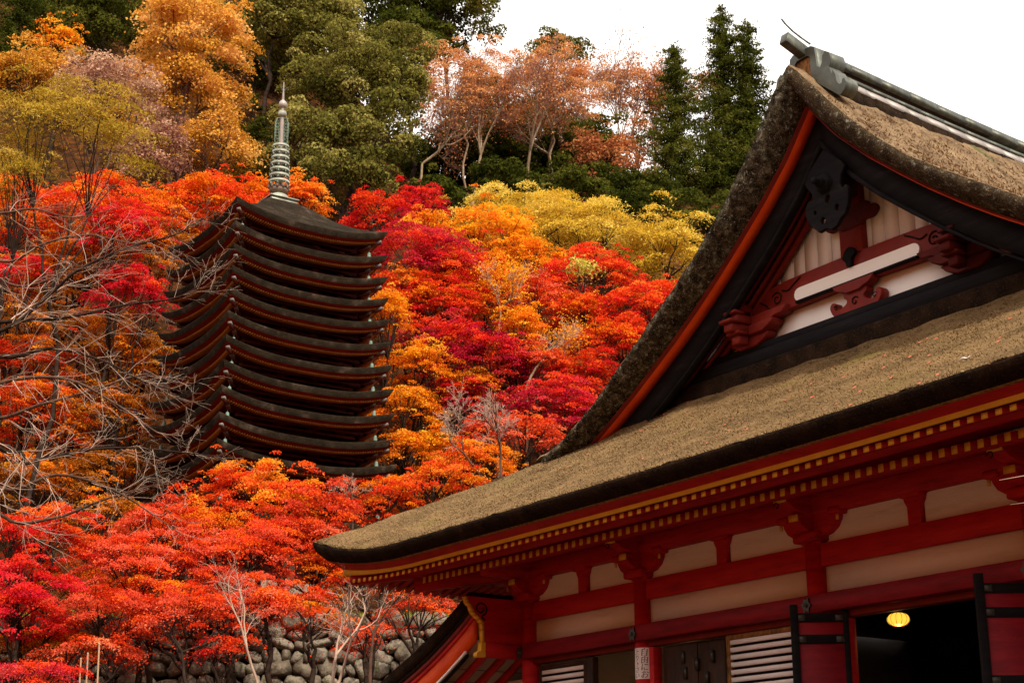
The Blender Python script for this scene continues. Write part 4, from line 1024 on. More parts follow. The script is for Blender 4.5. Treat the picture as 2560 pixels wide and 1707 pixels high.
def tree(name, label, cat, x, y, rx, ry, d, kind, pal, dens=1.0, tint=.5, bark=None, trunk=.10, lim=26, group=None, L=None, aspect=.62, depthf=.8, basedx=0):
    c = atd(x, y, d); sc = K*d/FPX
    g_ = 1.16 if kind in ('maple', 'frond') else 1.08
    R = (rx*sc*g_, rx*sc*depthf*g_, ry*sc*1.06*g_)
    # orient Rx along image right: rotate later by building in a local frame
    L = L or {'round': .0021, 'gold': .0019, 'conifer': .0018}.get(kind, .00142)*d
    L *= RNG.uniform(.88, 1.2)
    P, Nn, ti, C, alt_ = crown_points(np.zeros(3), R, kind, L, dens, tint)
    A = np.array([[RH[0], FH[0], 0], [RH[1], FH[1], 0], [0, 0, 1]])
    P = P@A.T+c; Nn = Nn@A.T; C = C@A.T+c
    bx_, by_ = c[0]+RH[0]*basedx, c[1]+RH[1]*basedx
    gz = float(terrain(bx_, by_)); base = np.array([bx_, by_, min(gz, c[2]-R[2]*.9)-.1])
    t = thing(name, base, label, cat, group or GROUPS.get(name))
    n = len(P); NLEAF[0] += n
    lo_ = leaf_mesh('crown', P, Nn, L*RNG.uniform(.7, 1.25, n), ti, LMAT[pal], t, aspect=aspect, along=None)
    if alt_ is not None and pal in ALT:
        lo_.data.materials.append(LMAT[ALT[pal]]); lo_.data.polygons.foreach_set('material_index', alt_.astype(np.int32))
    if kind == 'conifer':
        top = c+np.array([0, 0, R[2]*.9]); L_ = []
        Q = [base+(top-base)*k/8+RNG.normal(size=3)*.05*np.array([1, 1, 0]) for k in range(9)]
        for k in range(8): L_.append((Q[k], Q[k+1], trunk*(1-k/8.5), trunk*(1-(k+1)/8.5)))
        for s in RNG.permutation(len(C))[:lim]:
            a = base+(top-base)*np.clip((C[s][2]-base[2])/(top[2]-base[2])-.02, .1, .95); L_.append((a, C[s], trunk*.18, trunk*.06))
    else:
        L_ = grow_branches(base, C, trunk, lim)
    seg_obj('trunk', L_, bark or BARKD, t, n=5)
    return t
MP = 'maple_tree'
RED_G = 'red maples'; 
T_ = [
 # --- top left: dark cedars, golden tree, evergreen
 ('cedar_tree', 'dark cedar in the top left corner of the picture', 'cedar', 40, 55, 120, 120, 86, 'conifer', 'cedar', 1.3, .42),
 ('cedar_tree', 'dark green cedar left of the tall golden tree', 'cedar', 235, 75, 105, 130, 80, 'round', 'cedar', 1.2, .5),
 ('cedar_tree', 'dark cedar behind the small orange maple at the upper left', 'cedar', 150, 60, 110, 120, 90, 'round', 'cedar', 1.2, .3),
 (MP, 'small bright orange maple in front of the upper left cedars', 'maple', 140, 110, 55, 62, 76, 'maple', 'orange', .8, .6),
 ('golden_tree', 'tall golden brown tree rising above the left maples', 'tree', 430, 95, 135, 115, 74, 'gold', 'golden', 1.3, .62),
 ('golden_tree', 'middle golden brown mass below the tallest golden crown', 'tree', 410, 235, 150, 110, 73, 'gold', 'golden', 1.1, .55),
 ('golden_tree', 'lowest golden brown boughs just above the orange maples left of the finial', 'tree', 480, 350, 120, 75, 72, 'gold', 'golden', 1.0, .60),
 ('evergreen_tree', 'broad olive green evergreen with domed crown, top part', 'evergreen tree', 700, 95, 150, 110, 82, 'round', 'evergreen', 1.3, .60),
 ('evergreen_tree', 'broad olive green evergreen directly right of the finial', 'evergreen tree', 800, 215, 160, 130, 78, 'round', 'evergreen', 1.3, .52),
 ('evergreen_tree', 'low olive evergreen bulge left of the pink bare trees', 'evergreen tree', 860, 345, 95, 110, 75, 'round', 'evergreen', 1.2, .45),
 ('evergreen_tree', 'olive evergreen just behind the lower finial rings', 'evergreen tree', 700, 350, 95, 100, 74, 'round', 'evergreen', 1.2, .55),
 ('evergreen_tree', 'right shoulder of the olive evergreen dome, beside the pink bare trees', 'evergreen tree', 875, 190, 105, 115, 80, 'round', 'evergreen', 1.3, .5),
 ('cedar_tree', 'narrow dark cedar between golden tree and finial', 'cedar', 585, 320, 55, 110, 76, 'conifer', 'cedar', 1.6, .55),
 ('cedar_tree', 'dark cedar behind the golden tree and olive evergreen', 'cedar', 580, 150, 90, 150, 88, 'round', 'cedar', 1.1, .3),
 ('cedar_tree', 'big dark cedar at the top centre, left of the sky', 'cedar', 860, 55, 150, 100, 92, 'round', 'cedar', 1.2, .42),
 ('cedar_tree', 'ragged dark cedar whose right side meets the white sky', 'cedar', 1030, 60, 120, 115, 90, 'round', 'cedar', 1.3, .5),
 ('cedar_tree', 'dark cedar behind the right shoulder of the olive evergreens', 'cedar', 945, 130, 110, 100, 89, 'round', 'cedar', 1.3, .4),
 # --- upper left
 ('brown_tree', 'golden brown tree at the left edge, above the olive fronds', 'tree', 60, 190, 120, 85, 66, 'gold', 'golden', 1.1, .40),
 ('mauve_tree', 'faded pinkish brown tree between the olive fronds and golden tree', 'tree', 240, 210, 125, 75, 65, 'gold', 'mauve', .9, .6),
 ('mauve_tree', 'dull mauve withered tree behind the right end of the olive fronds', 'tree', 355, 370, 75, 110, 63, 'gold', 'mauve', .9, .35),
 ('frond_tree', 'olive yellow feathery tree at the left with dark spreading branches', 'tree', 150, 300, 205, 105, 50, 'frond', 'olive', .75, .55),
 ('frond_tree', 'olive yellow drooping spray at the left edge below the big feathery tree', 'tree', 30, 395, 90, 55, 49, 'frond', 'olive', .8, .7),
 # --- maples left of the pagoda
 (MP, 'orange-red maple directly left of the finial base', 'maple', 470, 490, 120, 85, 60, 'maple', 'orangered', 1.2, .45),
 (MP, 'bright orange maple showing right of the finial base', 'maple', 690, 465, 62, 58, 61, 'maple', 'orangered', 1.1, .7),
 (MP, 'dark orange maple behind the finial, above the pagoda roof', 'maple', 590, 475, 75, 60, 63, 'maple', 'orangered', 1.1, .4),
 (MP, 'broad orange-red maple under the olive feathery tree', 'maple', 190, 510, 190, 85, 57, 'maple', 'orangered', 1.1, .35),
 (MP, 'orange maple at the left edge above the bare twigs', 'maple', 30, 500, 110, 80, 58, 'maple', 'orangered', 1.0, .5),
 (MP, 'crimson maple patch left of the upper pagoda roofs', 'maple', 270, 540, 85, 70, 55, 'maple', 'pink', 1.0, .45),
 (MP, 'crimson maple tier beside the left roof corners', 'maple', 300, 690, 85, 75, 54, 'maple', 'pink', 1.0, .35),
 (MP, 'crimson maple spray at the left edge behind the bare twigs', 'maple', 40, 625, 75, 45, 55, 'maple', 'pink', 1.0, .4),
 (MP, 'brown-orange maple behind the crimson tier left of the pagoda', 'maple', 345, 600, 90, 90, 57, 'maple', 'brownorange', 1.0, .5),
 (MP, 'brown-orange maple at the left, middle height', 'maple', 140, 660, 140, 90, 57, 'maple', 'brownorange', 1.0, .6),
 (MP, 'amber-brown maple low behind the bare branches left of the pagoda', 'maple', 250, 800, 130, 75, 55, 'maple', 'brownorange', .9, .55),
 (MP, 'dark orange maple at the left edge under the long bare branch', 'maple', 70, 840, 120, 60, 54, 'maple', 'orangered', 1.0, .3),
 (MP, 'orange maple mass at the left edge, lower middle', 'maple', 90, 1000, 150, 70, 53, 'maple', 'orangered', 1.0, .35),
 (MP, 'brown-orange maple just left of the lower pagoda roofs', 'maple', 260, 960, 120, 70, 53, 'maple', 'brownorange', .9, .4),
 (MP, 'olive-brown maple below the bare branches, left of the pagoda foot', 'maple', 230, 1100, 150, 65, 52, 'maple', 'brownorange', .8, .25),
 (MP, 'orange maple filling between the crimson tiers left of the pagoda', 'maple', 200, 610, 120, 70, 56, 'maple', 'orange', .9, .15),
 (MP, 'orange-red maple behind the left roof corners, upper', 'maple', 360, 500, 90, 60, 59, 'maple', 'orangered', 1.0, .5),
 (MP, 'brown-orange maple behind the left roof corners, lower', 'maple', 330, 860, 90, 80, 55, 'maple', 'brownorange', .9, .45),
 (MP, 'orange maple spray at the left edge between bare branches', 'maple', 40, 740, 100, 60, 56, 'maple', 'brownorange', 1.0, .7),
 (MP, 'red-orange maple low at the left edge behind dense twigs', 'maple', 60, 930, 120, 60, 52, 'maple', 'orangered', 1.0, .45),
 (MP, 'brown maple low at the left edge, above the pinkish red one', 'maple', 80, 1110, 130, 60, 48, 'maple', 'brownorange', .9, .35),
 (MP, 'brown maple between the pinkish red one and the pagoda foot', 'maple', 250, 1190, 110, 50, 45, 'maple', 'brownorange', .8, .3),
 # --- right of the pagoda
 (MP, 'crimson maple filling under the olive evergreen shrub', 'maple', 1020, 620, 90, 60, 59, 'maple', 'crimson', 1.0, .55),
 (MP, 'orange-red maple among the crimson ones, upper centre', 'maple', 1080, 650, 90, 60, 58.5, 'maple', 'orangered', 1.0, .5),
 (MP, 'red maple left of the nearly bare centre maples', 'maple', 1010, 700, 90, 55, 56.5, 'maple', 'red', 1.0, .45),
 (MP, 'orange-red maple directly right of the nearly bare centre maple', 'maple', 1250, 700, 90, 60, 58, 'maple', 'coral', 1.0, .5),
 (MP, 'coral maple between the two nearly bare maples, low', 'maple', 1220, 850, 90, 60, 54, 'maple', 'coral', 1.0, .45),
 (MP, 'red maple pressed against the raked roof edge, lower middle', 'maple', 1440, 800, 80, 60, 56, 'maple', 'red', 1.1, .45),
 (MP, 'crimson maple pressed against the raked roof edge, low', 'maple', 1330, 960, 80, 55, 51, 'maple', 'crimson', 1.1, .55),
 (MP, 'orange-brown maple below the purple-crimson centre one', 'maple', 1090, 900, 80, 50, 53.5, 'maple', 'brownorange', 1.0, .5),
 (MP, 'orange-red maple over the left end of the skirt roof ridge', 'maple', 1090, 1060, 90, 50, 47, 'maple', 'orangered', 1.0, .55),
 (MP, 'bright red maple at the roof edge just below the yellow boughs', 'maple', 1510, 690, 70, 45, 60, 'maple', 'red', 1.1, .5),
 (MP, 'dull red maple directly below the olive evergreen', 'maple', 880, 510, 95, 60, 62, 'maple', 'red', 1.0, .35),
 (MP, 'dark crimson maple top between evergreen and yellow tree', 'maple', 965, 470, 60, 50, 64, 'maple', 'crimson', 1.0, .5),
 (MP, 'small amber maple in front of the dark crimson top', 'maple', 975, 530, 45, 45, 61, 'maple', 'amber', 1.0, .6),
 (MP, 'crimson maple beside the uppermost right roof corner', 'maple', 950, 600, 130, 80, 58, 'maple', 'crimson', 1.2, .6),
 (MP, 'orange-red maple beside the upper right roof corners', 'maple', 930, 690, 110, 70, 57, 'maple', 'orangered', 1.0, .2),
 (MP, 'amber-yellow maple left of the yellow feathery tree', 'maple', 1120, 555, 120, 75, 63, 'maple', 'amber', 1.2, .55),
 (MP, 'amber maple slope below the yellow feathery tree', 'maple', 1210, 620, 90, 65, 61, 'maple', 'amber', 1.1, .4),
 (MP, 'small amber maple touching the pagoda roof corners', 'maple', 885, 735, 52, 65, 53, 'maple', 'amber', 1.1, .6),
 (MP, 'bright red maple below the yellow feathery tree', 'maple', 1350, 640, 120, 60, 60, 'maple', 'red', 1.2, .55),
 (MP, 'bright red maple beside the gable roof edge, upper', 'maple', 1450, 720, 105, 60, 58, 'maple', 'red', 1.2, .5),
 (MP, 'red maple behind the middle of the raked roof edge', 'maple', 1390, 810, 120, 70, 56, 'maple', 'orangered', 1.1, .3),
 (MP, 'orange-brown maple under the bright red one right of centre', 'maple', 1310, 730, 90, 50, 57, 'maple', 'orangered', 1.0, .25),
 (MP, 'purple-crimson maple at the very centre of the hillside', 'maple', 1110, 840, 115, 85, 54, 'maple', 'crimson', 1.3, .45),
 (MP, 'crimson maple left of the purple-crimson one', 'maple', 1000, 790, 100, 60, 55, 'maple', 'crimson', 1.1, .65),
 (MP, 'coral maple above the purple-crimson centre one', 'maple', 1060, 720, 110, 60, 58, 'maple', 'orangered', 1.0, .35),
 (MP, 'orange maple right of the middle roofs', 'maple', 950, 850, 90, 60, 53, 'maple', 'orange', 1.1, .5),
 (MP, 'bright orange maple right of the lower roofs', 'maple', 930, 950, 90, 60, 52, 'maple', 'orange', 1.1, .55),
 (MP, 'orange maple boughs right of the lowest roofs', 'maple', 960, 1040, 110, 55, 50, 'maple', 'orange', 1.0, .45),
 (MP, 'dark red maple between the orange boughs and centre', 'maple', 1060, 930, 90, 55, 53, 'maple', 'crimson', 1.0, .5),
 (MP, 'wide crimson maple under the centre, near the roof edge', 'maple', 1260, 940, 125, 65, 52, 'maple', 'crimson', 1.2, .62),
 (MP, 'red maple low beside the raked roof edge', 'maple', 1340, 880, 90, 60, 54, 'maple', 'red', 1.1, .35),
 (MP, 'coral maple at the foot of the raked roof edge', 'maple', 1180, 1010, 120, 60, 49, 'maple', 'coral', 1.0, .4),
 (MP, 'orange-red maple just above the skirt roof tip', 'maple', 1020, 1120, 110, 55, 44, 'maple', 'orangered', 1.0, .5),
 (MP, 'amber maple between the two leafless trees', 'maple', 1190, 780, 60, 85, 55, 'maple', 'amber', .9, .55),
 ('frond_tree', 'yellow feathery tree spreading wide below the conifers', 'tree', 1190, 510, 165, 66, 68, 'frond', 'yellow', 1.2, .62),
 ('frond_tree', 'yellow feathery boughs in the middle of the yellow band', 'tree', 1350, 545, 170, 88, 67, 'frond', 'yellow', 1.2, .6),
 ('frond_tree', 'yellow feathery boughs beside the gable roof edge', 'tree', 1530, 590, 120, 90, 66, 'frond', 'yellow', 1.1, .55),
 ('lime_shrub', 'small lime yellow tuft among bright red maples', 'shrub', 1340, 618, 20, 17, 57.5, 'round', 'lime', 1.3, .8),
 # --- conifers at the right
 ('cedar_tree', 'dark cedar standing behind the left bare crowns', 'cedar', 1090, 290, 90, 100, 97, 'round', 'cedar', .9, .45),
 ('cedar_tree', 'dark cedar standing behind the right bare crown', 'cedar', 1240, 320, 90, 100, 99, 'round', 'cedar', .9, .45),
 ('cedar_tree', 'dark cedar rising right of the bare crowns, left of the sky gap', 'cedar', 1340, 330, 60, 70, 99, 'round', 'cedar', .9, .5),
 ('cedar_tree', 'dark cedar thicket between the left pale trunks', 'cedar', 1080, 395, 120, 75, 89, 'round', 'cedar', 1.3, .45),
 ('cedar_tree', 'dark cedar thicket between the right pale trunks', 'cedar', 1240, 400, 120, 75, 90, 'round', 'cedar', 1.3, .4),
 ('cedar_tree', 'dark cedar thicket left of the rust brown tree', 'cedar', 1330, 430, 90, 60, 87, 'round', 'cedar', 1.3, .5),
 ('cedar_tree', 'dark low cedar hiding the feet of the left bare trees', 'cedar', 1000, 470, 90, 50, 78, 'round', 'cedar', 1.2, .35),
 ('cedar_tree', 'dark low cedar under the forked pale trunk', 'cedar', 1150, 440, 110, 50, 80, 'round', 'cedar', 1.2, .4),
 ('cedar_tree', 'dark low cedar above the centre of the yellow band', 'cedar', 1320, 460, 110, 50, 80, 'round', 'cedar', 1.2, .45),
 ('cedar_tree', 'dark low cedar above the right end of the yellow band', 'cedar', 1480, 500, 110, 55, 77, 'round', 'cedar', 1.2, .35),
 ('cedar_tree', 'dark low cedar touching the raked roof edge', 'cedar', 1620, 540, 90, 60, 75, 'round', 'cedar', 1.2, .4),
 ('rust_tree', 'rust brown tree filling between dark cedars, centre right', 'tree', 1400, 400, 95, 85, 88, 'gold', 'rust', 1.0, .35),
 ('cedar_tree', 'dark cedar shade under the yellow band, right of centre', 'cedar', 1430, 620, 90, 45, 70, 'round', 'cedar', 1.0, .2),
 ('evergreen_tree', 'shadowed evergreen shrub at the foot of the olive evergreens', 'evergreen tree', 780, 420, 120, 60, 70, 'round', 'evergreen', 1.2, .35),
 ('evergreen_tree', 'high olive evergreen shoulder under the top centre cedars', 'evergreen tree', 620, 60, 100, 90, 80, 'round', 'evergreen', 1.2, .5),
 ('conifer_tree', 'pointed double-topped conifer between the rust trees and the tall conifer', 'conifer', 1555, 320, 95, 212, 88, 'conifer', 'cedar', 2.4, .6),
 ('conifer_tree', 'tallest ragged conifer beside the gable peak, left stem', 'conifer', 1665, 265, 92, 245, 92, 'conifer', 'cedar', 2.4, .55),
 ('conifer_tree', 'right stem of the tallest conifer pair beside the gable peak', 'conifer', 1722, 295, 88, 245, 91, 'conifer', 'cedar', 2.4, .5),
 ('conifer_tree', 'dark conifer low behind the raked roof edge', 'conifer', 1640, 430, 90, 130, 86, 'conifer', 'cedar', 1.6, .45),
 ('conifer_tree', 'conifer poking above the pinkish bare trees', 'conifer', 1275, 175, 75, 95, 98, 'round', 'cedar', .8, .65),
 ('cedar_tree', 'dark undergrowth cedar behind the left bare tree trunks', 'cedar', 1010, 400, 110, 95, 90, 'round', 'cedar', 1.1, .45),
 ('cedar_tree', 'dark undergrowth cedar between the two bare trees', 'cedar', 1180, 350, 100, 110, 93, 'round', 'cedar', 1.1, .5),
 ('cedar_tree', 'dark green cedar right of the bare tree trunks', 'cedar', 1330, 380, 100, 95, 92, 'round', 'cedar', 1.1, .55),
 ('cedar_tree', 'dark shrub-like cedar below the rust coloured trees', 'cedar', 1470, 460, 100, 60, 84, 'round', 'cedar', 1.1, .35),
 # --- foreground, lower left
 (MP, 'orange-red maple filling below the pagoda foot, left', 'maple', 460, 1230, 110, 70, 39.5, 'maple', 'orangered', 1.1, .45),
 (MP, 'orange-red maple filling below the pagoda foot, centre', 'maple', 640, 1260, 120, 70, 39.2, 'maple', 'coral', 1.1, .4),
 (MP, 'orange maple fringe above the stone wall, left of the saplings', 'maple', 360, 1380, 120, 50, 36.5, 'maple', 'orangered', 1.0, .4),
 (MP, 'red-orange maple fringe above the stone wall, behind the saplings', 'maple', 540, 1370, 120, 55, 37, 'maple', 'coral', 1.0, .35),
 (MP, 'pinkish red maple at the left edge, between the two lowest crowns', 'maple', 60, 1340, 110, 60, 36, 'maple', 'pink', 1.1, .5),
 (MP, 'olive-orange maple hanging low over the bottom left wall', 'maple', 210, 1500, 110, 40, 34, 'maple', 'coral', .9, .2),
 (MP, 'thin orange sprays veiling the stone wall between the saplings', 'maple', 720, 1420, 90, 45, 35.5, 'maple', 'orangered', .5, .4),
 (MP, 'thin coral sprays low over the stone wall beside the hall gallery', 'maple', 850, 1470, 80, 40, 35, 'maple', 'coral', .4, .4),
 (MP, 'crimson sprays in front of the wall at the bottom', 'maple', 520, 1490, 70, 30, 34, 'maple', 'red', .7, .4),
 (MP, 'dark foliage filling the bottom left under the red maples', 'maple', 60, 1490, 120, 50, 36.5, 'maple', 'brownorange', 1.0, .1),
 (MP, 'orange-red maple in front of the pagoda foot, highest crown', 'maple', 600, 1150, 145, 85, 41, 'maple', 'orangered', 1.2, .5),
 (MP, 'orange-red maple in front of the pagoda foot, right side', 'maple', 735, 1200, 90, 90, 40, 'maple', 'coral', 1.1, .35),
 (MP, 'orange maple between the pagoda foot and the skirt roof tip', 'maple', 885, 1165, 85, 70, 43, 'maple', 'orangered', 1.0, .4),
 (MP, 'orange-red maple left of the pagoda foot', 'maple', 380, 1220, 120, 65, 39, 'maple', 'coral', 1.1, .3),
 (MP, 'vivid pinkish red maple at the left edge', 'maple', 90, 1250, 130, 80, 37, 'maple', 'red', 1.2, .5),
 (MP, 'orange-red maple, centre of the lower left group', 'maple', 330, 1310, 150, 75, 37, 'maple', 'coral', 1.1, .35),
 (MP, 'orange-red maple below the highest foreground crown', 'maple', 540, 1290, 130, 75, 38, 'maple', 'coral', 1.1, .45),
 (MP, 'dark orange maple underneath at the left', 'maple', 160, 1370, 140, 60, 37.5, 'maple', 'brownorange', .9, .4),
 (MP, 'pink-red maple at the left edge, near the bottom', 'maple', 50, 1430, 110, 75, 35, 'maple', 'pink', 1.2, .4),
 (MP, 'red maple tier low left of the stone wall', 'maple', 260, 1420, 140, 60, 35, 'maple', 'coral', 1.1, .25),
 (MP, 'red-orange maple tier hanging over the stone wall', 'maple', 430, 1420, 130, 60, 34.5, 'maple', 'coral', 1.1, .3),
 (MP, 'red-orange maple behind the pale saplings', 'maple', 630, 1400, 100, 60, 36, 'maple', 'coral', 1.0, .4),
 (MP, 'crimson maple top in the bottom left corner', 'maple', 70, 1555, 110, 40, 31, 'maple', 'crimson', 1.2, .7),
 (MP, 'sparse orange maple under the skirt roof corner', 'maple', 860, 1320, 100, 70, 38, 'maple', 'orangered', .55, .4),
 (MP, 'sparse orange-red maple in front of the stone wall', 'maple', 960, 1410, 90, 55, 36.5, 'maple', 'coral', .5, .35),
 (MP, 'rusty orange maple twigs beside the pagoda foot and skirt tip', 'maple', 720, 1320, 80, 60, 39, 'maple', 'orangered', .8, .3),
 (MP, 'olive-brown foliage at the bottom left behind the posts', 'maple', 170, 1500, 130, 45, 36, 'maple', 'brownorange', .8, .15),
]
for i_, a in enumerate(T_):
    nm, lb, ct, x, y, rx, ry, d, kind, pal, dens, tint = a
    bk = BARKM if nm in ('golden_tree', 'mauve_tree') else BARKD
    tree(nm, lb, ct, x, y, rx, ry, d, kind, pal, dens, tint, bark=bk, trunk=.10 if d < 70 else .16, aspect=.28 if kind == 'frond' else (.45 if kind == 'conifer' else .62), L=.0024*d if kind == 'frond' else None)

# ------------------------------------------------------------------ bare and nearly bare trees
def recurse(L_, tips, p, dirv, ln, r, lvl, maxl, spread, upb, rng, nch=(2, 3), shrink=.72, bend=.18, endr=.35):
    n = 3; q = p; dd = dirv
    for k in range(n):
        dd = dd+rng.normal(size=3)*bend/n**.5; dd[2] += upb/n; dd = dd/np.linalg.norm(dd)
        q2 = q+dd*ln/n; ra = r*(1-(1-endr**.5)*k/n); rb = r*(1-(1-endr**.5)*(k+1)/n)
        L_.append((q, q2, ra, rb)); 
        if lvl >= 1 and rng.random() < .5 and lvl < maxl:
            s = dd+rng.normal(size=3)*spread; s /= np.linalg.norm(s)
            recurse(L_, tips, q2, s, ln*shrink*.75, rb*.5, lvl+1, maxl, spread, upb, rng, nch, shrink, bend)
        q = q2
    if lvl >= maxl: tips.append(q); return
    for c_ in range(rng.integers(nch[0], nch[1]+1)):
        s = dd+rng.normal(size=3)*spread; s /= np.linalg.norm(s)
        recurse(L_, tips, q, s, ln*shrink*rng.uniform(.8, 1.15), r*.62, lvl+1, maxl, spread, upb, rng, nch, shrink, bend)
def bare_tree(name, label, base_px, d, ln, r, maxl, seed, lean=(0, 0), spread=.42, upb=.12, bark=TWIG, leaves=None, cat='bare tree', nleaf=0, basez=None, limit=9000, L=None, nch=(2, 3), shrink=.72, group=None, Ls=.35):
    rng = np.random.default_rng(seed)
    p = atd(base_px[0], base_px[1], d); gz = float(terrain(p[0], p[1]))
    root = np.array([p[0], p[1], min(gz, p[2])-.1])
    t = thing(name, root, label, cat, group or GROUPS.get(name))
    L_ = []; tips = []
    if p[2]-root[2] > .2: L_.append((root, p, r*1.25, r))
    dirv = np.array([RH[0]*lean[0], RH[1]*lean[0], 1.0])+np.array([FH[0], FH[1], 0])*lean[1]; dirv /= np.linalg.norm(dirv)
    recurse(L_, tips, p, dirv, ln, r, 0, maxl, spread, upb, rng, nch, shrink)
    th = [s for s in L_ if s[2] > r*.16]; tn = [s for s in L_ if s[2] <= r*.16]
    minr = .00016*d*.55
    tn = [(a, b, max(c, minr), max(e, minr*.8)) for a, b, c, e in tn][:limit]
    seg_obj('trunk', th, bark[0] if isinstance(bark, tuple) else bark, t, n=5)
    if tn: tag(seg_obj('twigs', tn, bark[1] if isinstance(bark, tuple) else bark, t, n=3), kind='stuff')
    if leaves and nleaf:
        tp = np.array(tips); idx = rng.integers(0, len(tp), nleaf)
        P = tp[idx]+rng.normal(size=(nleaf, 3))*Ls
        L = L or .0015*d; NLEAF[0] += nleaf
        leaf_mesh('crown', P, unit(np.array([0, 0, .4])+rng.normal(size=(nleaf, 3))), L*rng.uniform(.7, 1.25, nleaf), np.clip(.5+rng.normal(size=nleaf)*.25, 0, 1), LMAT[leaves], t)
    return t
BP = (BARKP, TWIGM)
bare_tree('thinning_tree', 'pinkish thinning tree with pale trunk right of the olive evergreen', (1085, 455), 84, 2.6, .13, 6, 11, lean=(.12, 0), spread=.36, upb=.16, bark=BP, leaves='rust', nleaf=2600, cat='tree')
bare_tree('thinning_tree', 'pinkish thinning tree nearest the olive evergreen, forked low', (960, 470), 82, 2.4, .11, 6, 12, lean=(-.1, 0), spread=.40, upb=.14, bark=BP, leaves='rust', nleaf=1700, cat='tree')
bare_tree('thinning_tree', 'thinning rust tree with forked pale trunk in front of dark cedars', (1215, 460), 85, 2.7, .13, 6, 13, lean=(.05, 0), spread=.38, upb=.15, bark=BP, leaves='rust', nleaf=2400, cat='tree')
bare_tree('thinning_tree', 'thinning tree with bare pink crown beside the sky gap', (1250, 455), 87, 2.6, .12, 6, 17, lean=(.22, 0), spread=.36, upb=.15, bark=BP, leaves='rust', nleaf=1400, cat='tree')
bare_tree('rust_tree', 'slender rust orange tree left of the pointed conifer', (1420, 480), 92, 3.0, .10, 6, 14, lean=(.12, 0), spread=.33, upb=.2, bark=BP, leaves='rust', nleaf=2600, cat='tree')
bare_tree('rust_tree', 'rust orange tree showing between the two conifers', (1500, 470), 95, 3.1, .10, 6, 15, lean=(.25, 0), spread=.34, upb=.2, bark=BP, leaves='rust', nleaf=3200, cat='tree')
tree('rust_tree', 'coppery domed tree top against the sky left of the pointed conifer', 'tree', 1455, 215, 80, 70, 97, 'maple', 'rust', .75, .6, bark=BARKP, trunk=.12)
tree('rust_tree', 'faint coppery tree top between the two tall conifers', 'tree', 1615, 215, 50, 50, 98, 'maple', 'rust', .45, .6, bark=BARKP, trunk=.10)
tree('rust_tree', 'orange foliage low between the conifers and the bare trees', 'tree', 1470, 370, 75, 90, 93, 'maple', 'rust', .55, .5, bark=BARKP, trunk=.10)
tree('thinning_tree', 'pinkish haze of rust leaves over the bare trees, left', 'tree', 1060, 225, 130, 120, 86, 'maple', 'rust', .6, .75, bark=BARKP, trunk=.08, L=.095)
tree('thinning_tree', 'pinkish haze of rust leaves over the bare trees, right', 'tree', 1265, 230, 110, 120, 88, 'maple', 'rust', .6, .75, bark=BARKP, trunk=.08, L=.095)
BW = (BARKP, TWIG)
bare_tree('nearly_bare_maple', 'nearly bare maple with pale limbs and amber leaves at the hillside centre', (1145, 770), 56, 1.0, .055, 5, 21, lean=(-.1, 0), spread=.42, upb=.14, bark=BW, leaves='amber', nleaf=1500, cat='maple', Ls=.2)
bare_tree('nearly_bare_maple', 'nearly bare maple with twisting pale limbs right of the centre', (1210, 890), 53, 1.1, .055, 5, 22, lean=(.5, 0), spread=.5, upb=.06, bark=BW, leaves='amber', nleaf=900, cat='maple', Ls=.2)
bare_tree('bare_tree', 'small grey leafless tree above the middle of the skirt roof', (1150, 1110), 42, .85, .045, 5, 23, lean=(0, 0), spread=.42, upb=.14, bark=(BARKM, TWIG))
bare_tree('bare_tree', 'leafless twiggy tree leaning left above the skirt roof', (1110, 1100), 44, .9, .04, 5, 24, lean=(-.8, 0), spread=.45, upb=.08, bark=(BARKM, TWIG))
bare_tree('bare_tree', 'grey leafless shrub between pagoda foot and skirt roof', (810, 1210), 42, .5, .03, 5, 25, lean=(0, 0), spread=.5, upb=.12, bark=(BARKM, TWIG))
bare_tree('bare_sapling', 'pale leafless sapling at the bottom, spreading before the stone wall', (760, 1610), 27, .80, .040, 5, 31, lean=(.05, 0), spread=.62, upb=.10, nch=(2, 2), bark=TWIG)
bare_tree('bare_sapling', 'pale leafless sapling at the bottom leaning left', (600, 1600), 27, .85, .032, 5, 32, lean=(-.45, 0), spread=.45, upb=.12, nch=(1, 2), bark=TWIG)
bare_tree('bare_sapling', 'pale leafless sapling reaching up to the skirt roof corner', (760, 1605), 25, .95, .030, 5, 33, lean=(.55, 0), spread=.42, upb=.12, nch=(1, 2), bark=TWIG)
bare_tree('slender_tree', 'slender dark trunked tree before the stone wall, under the eave corner', (850, 1560), 33, .95, .045, 4, 34, lean=(.1, 0), spread=.45, upb=.14, bark=(BARKM, BARKD), leaves='orangered', nleaf=300, Ls=.25)
bare_tree('slender_tree', 'dark crooked tree trunk in front of the stone wall, bottom centre', (430, 1580), 33, .8, .045, 4, 35, lean=(-.4, 0), spread=.5, upb=.08, bark=BARKD, leaves='coral', nleaf=300, Ls=.25)

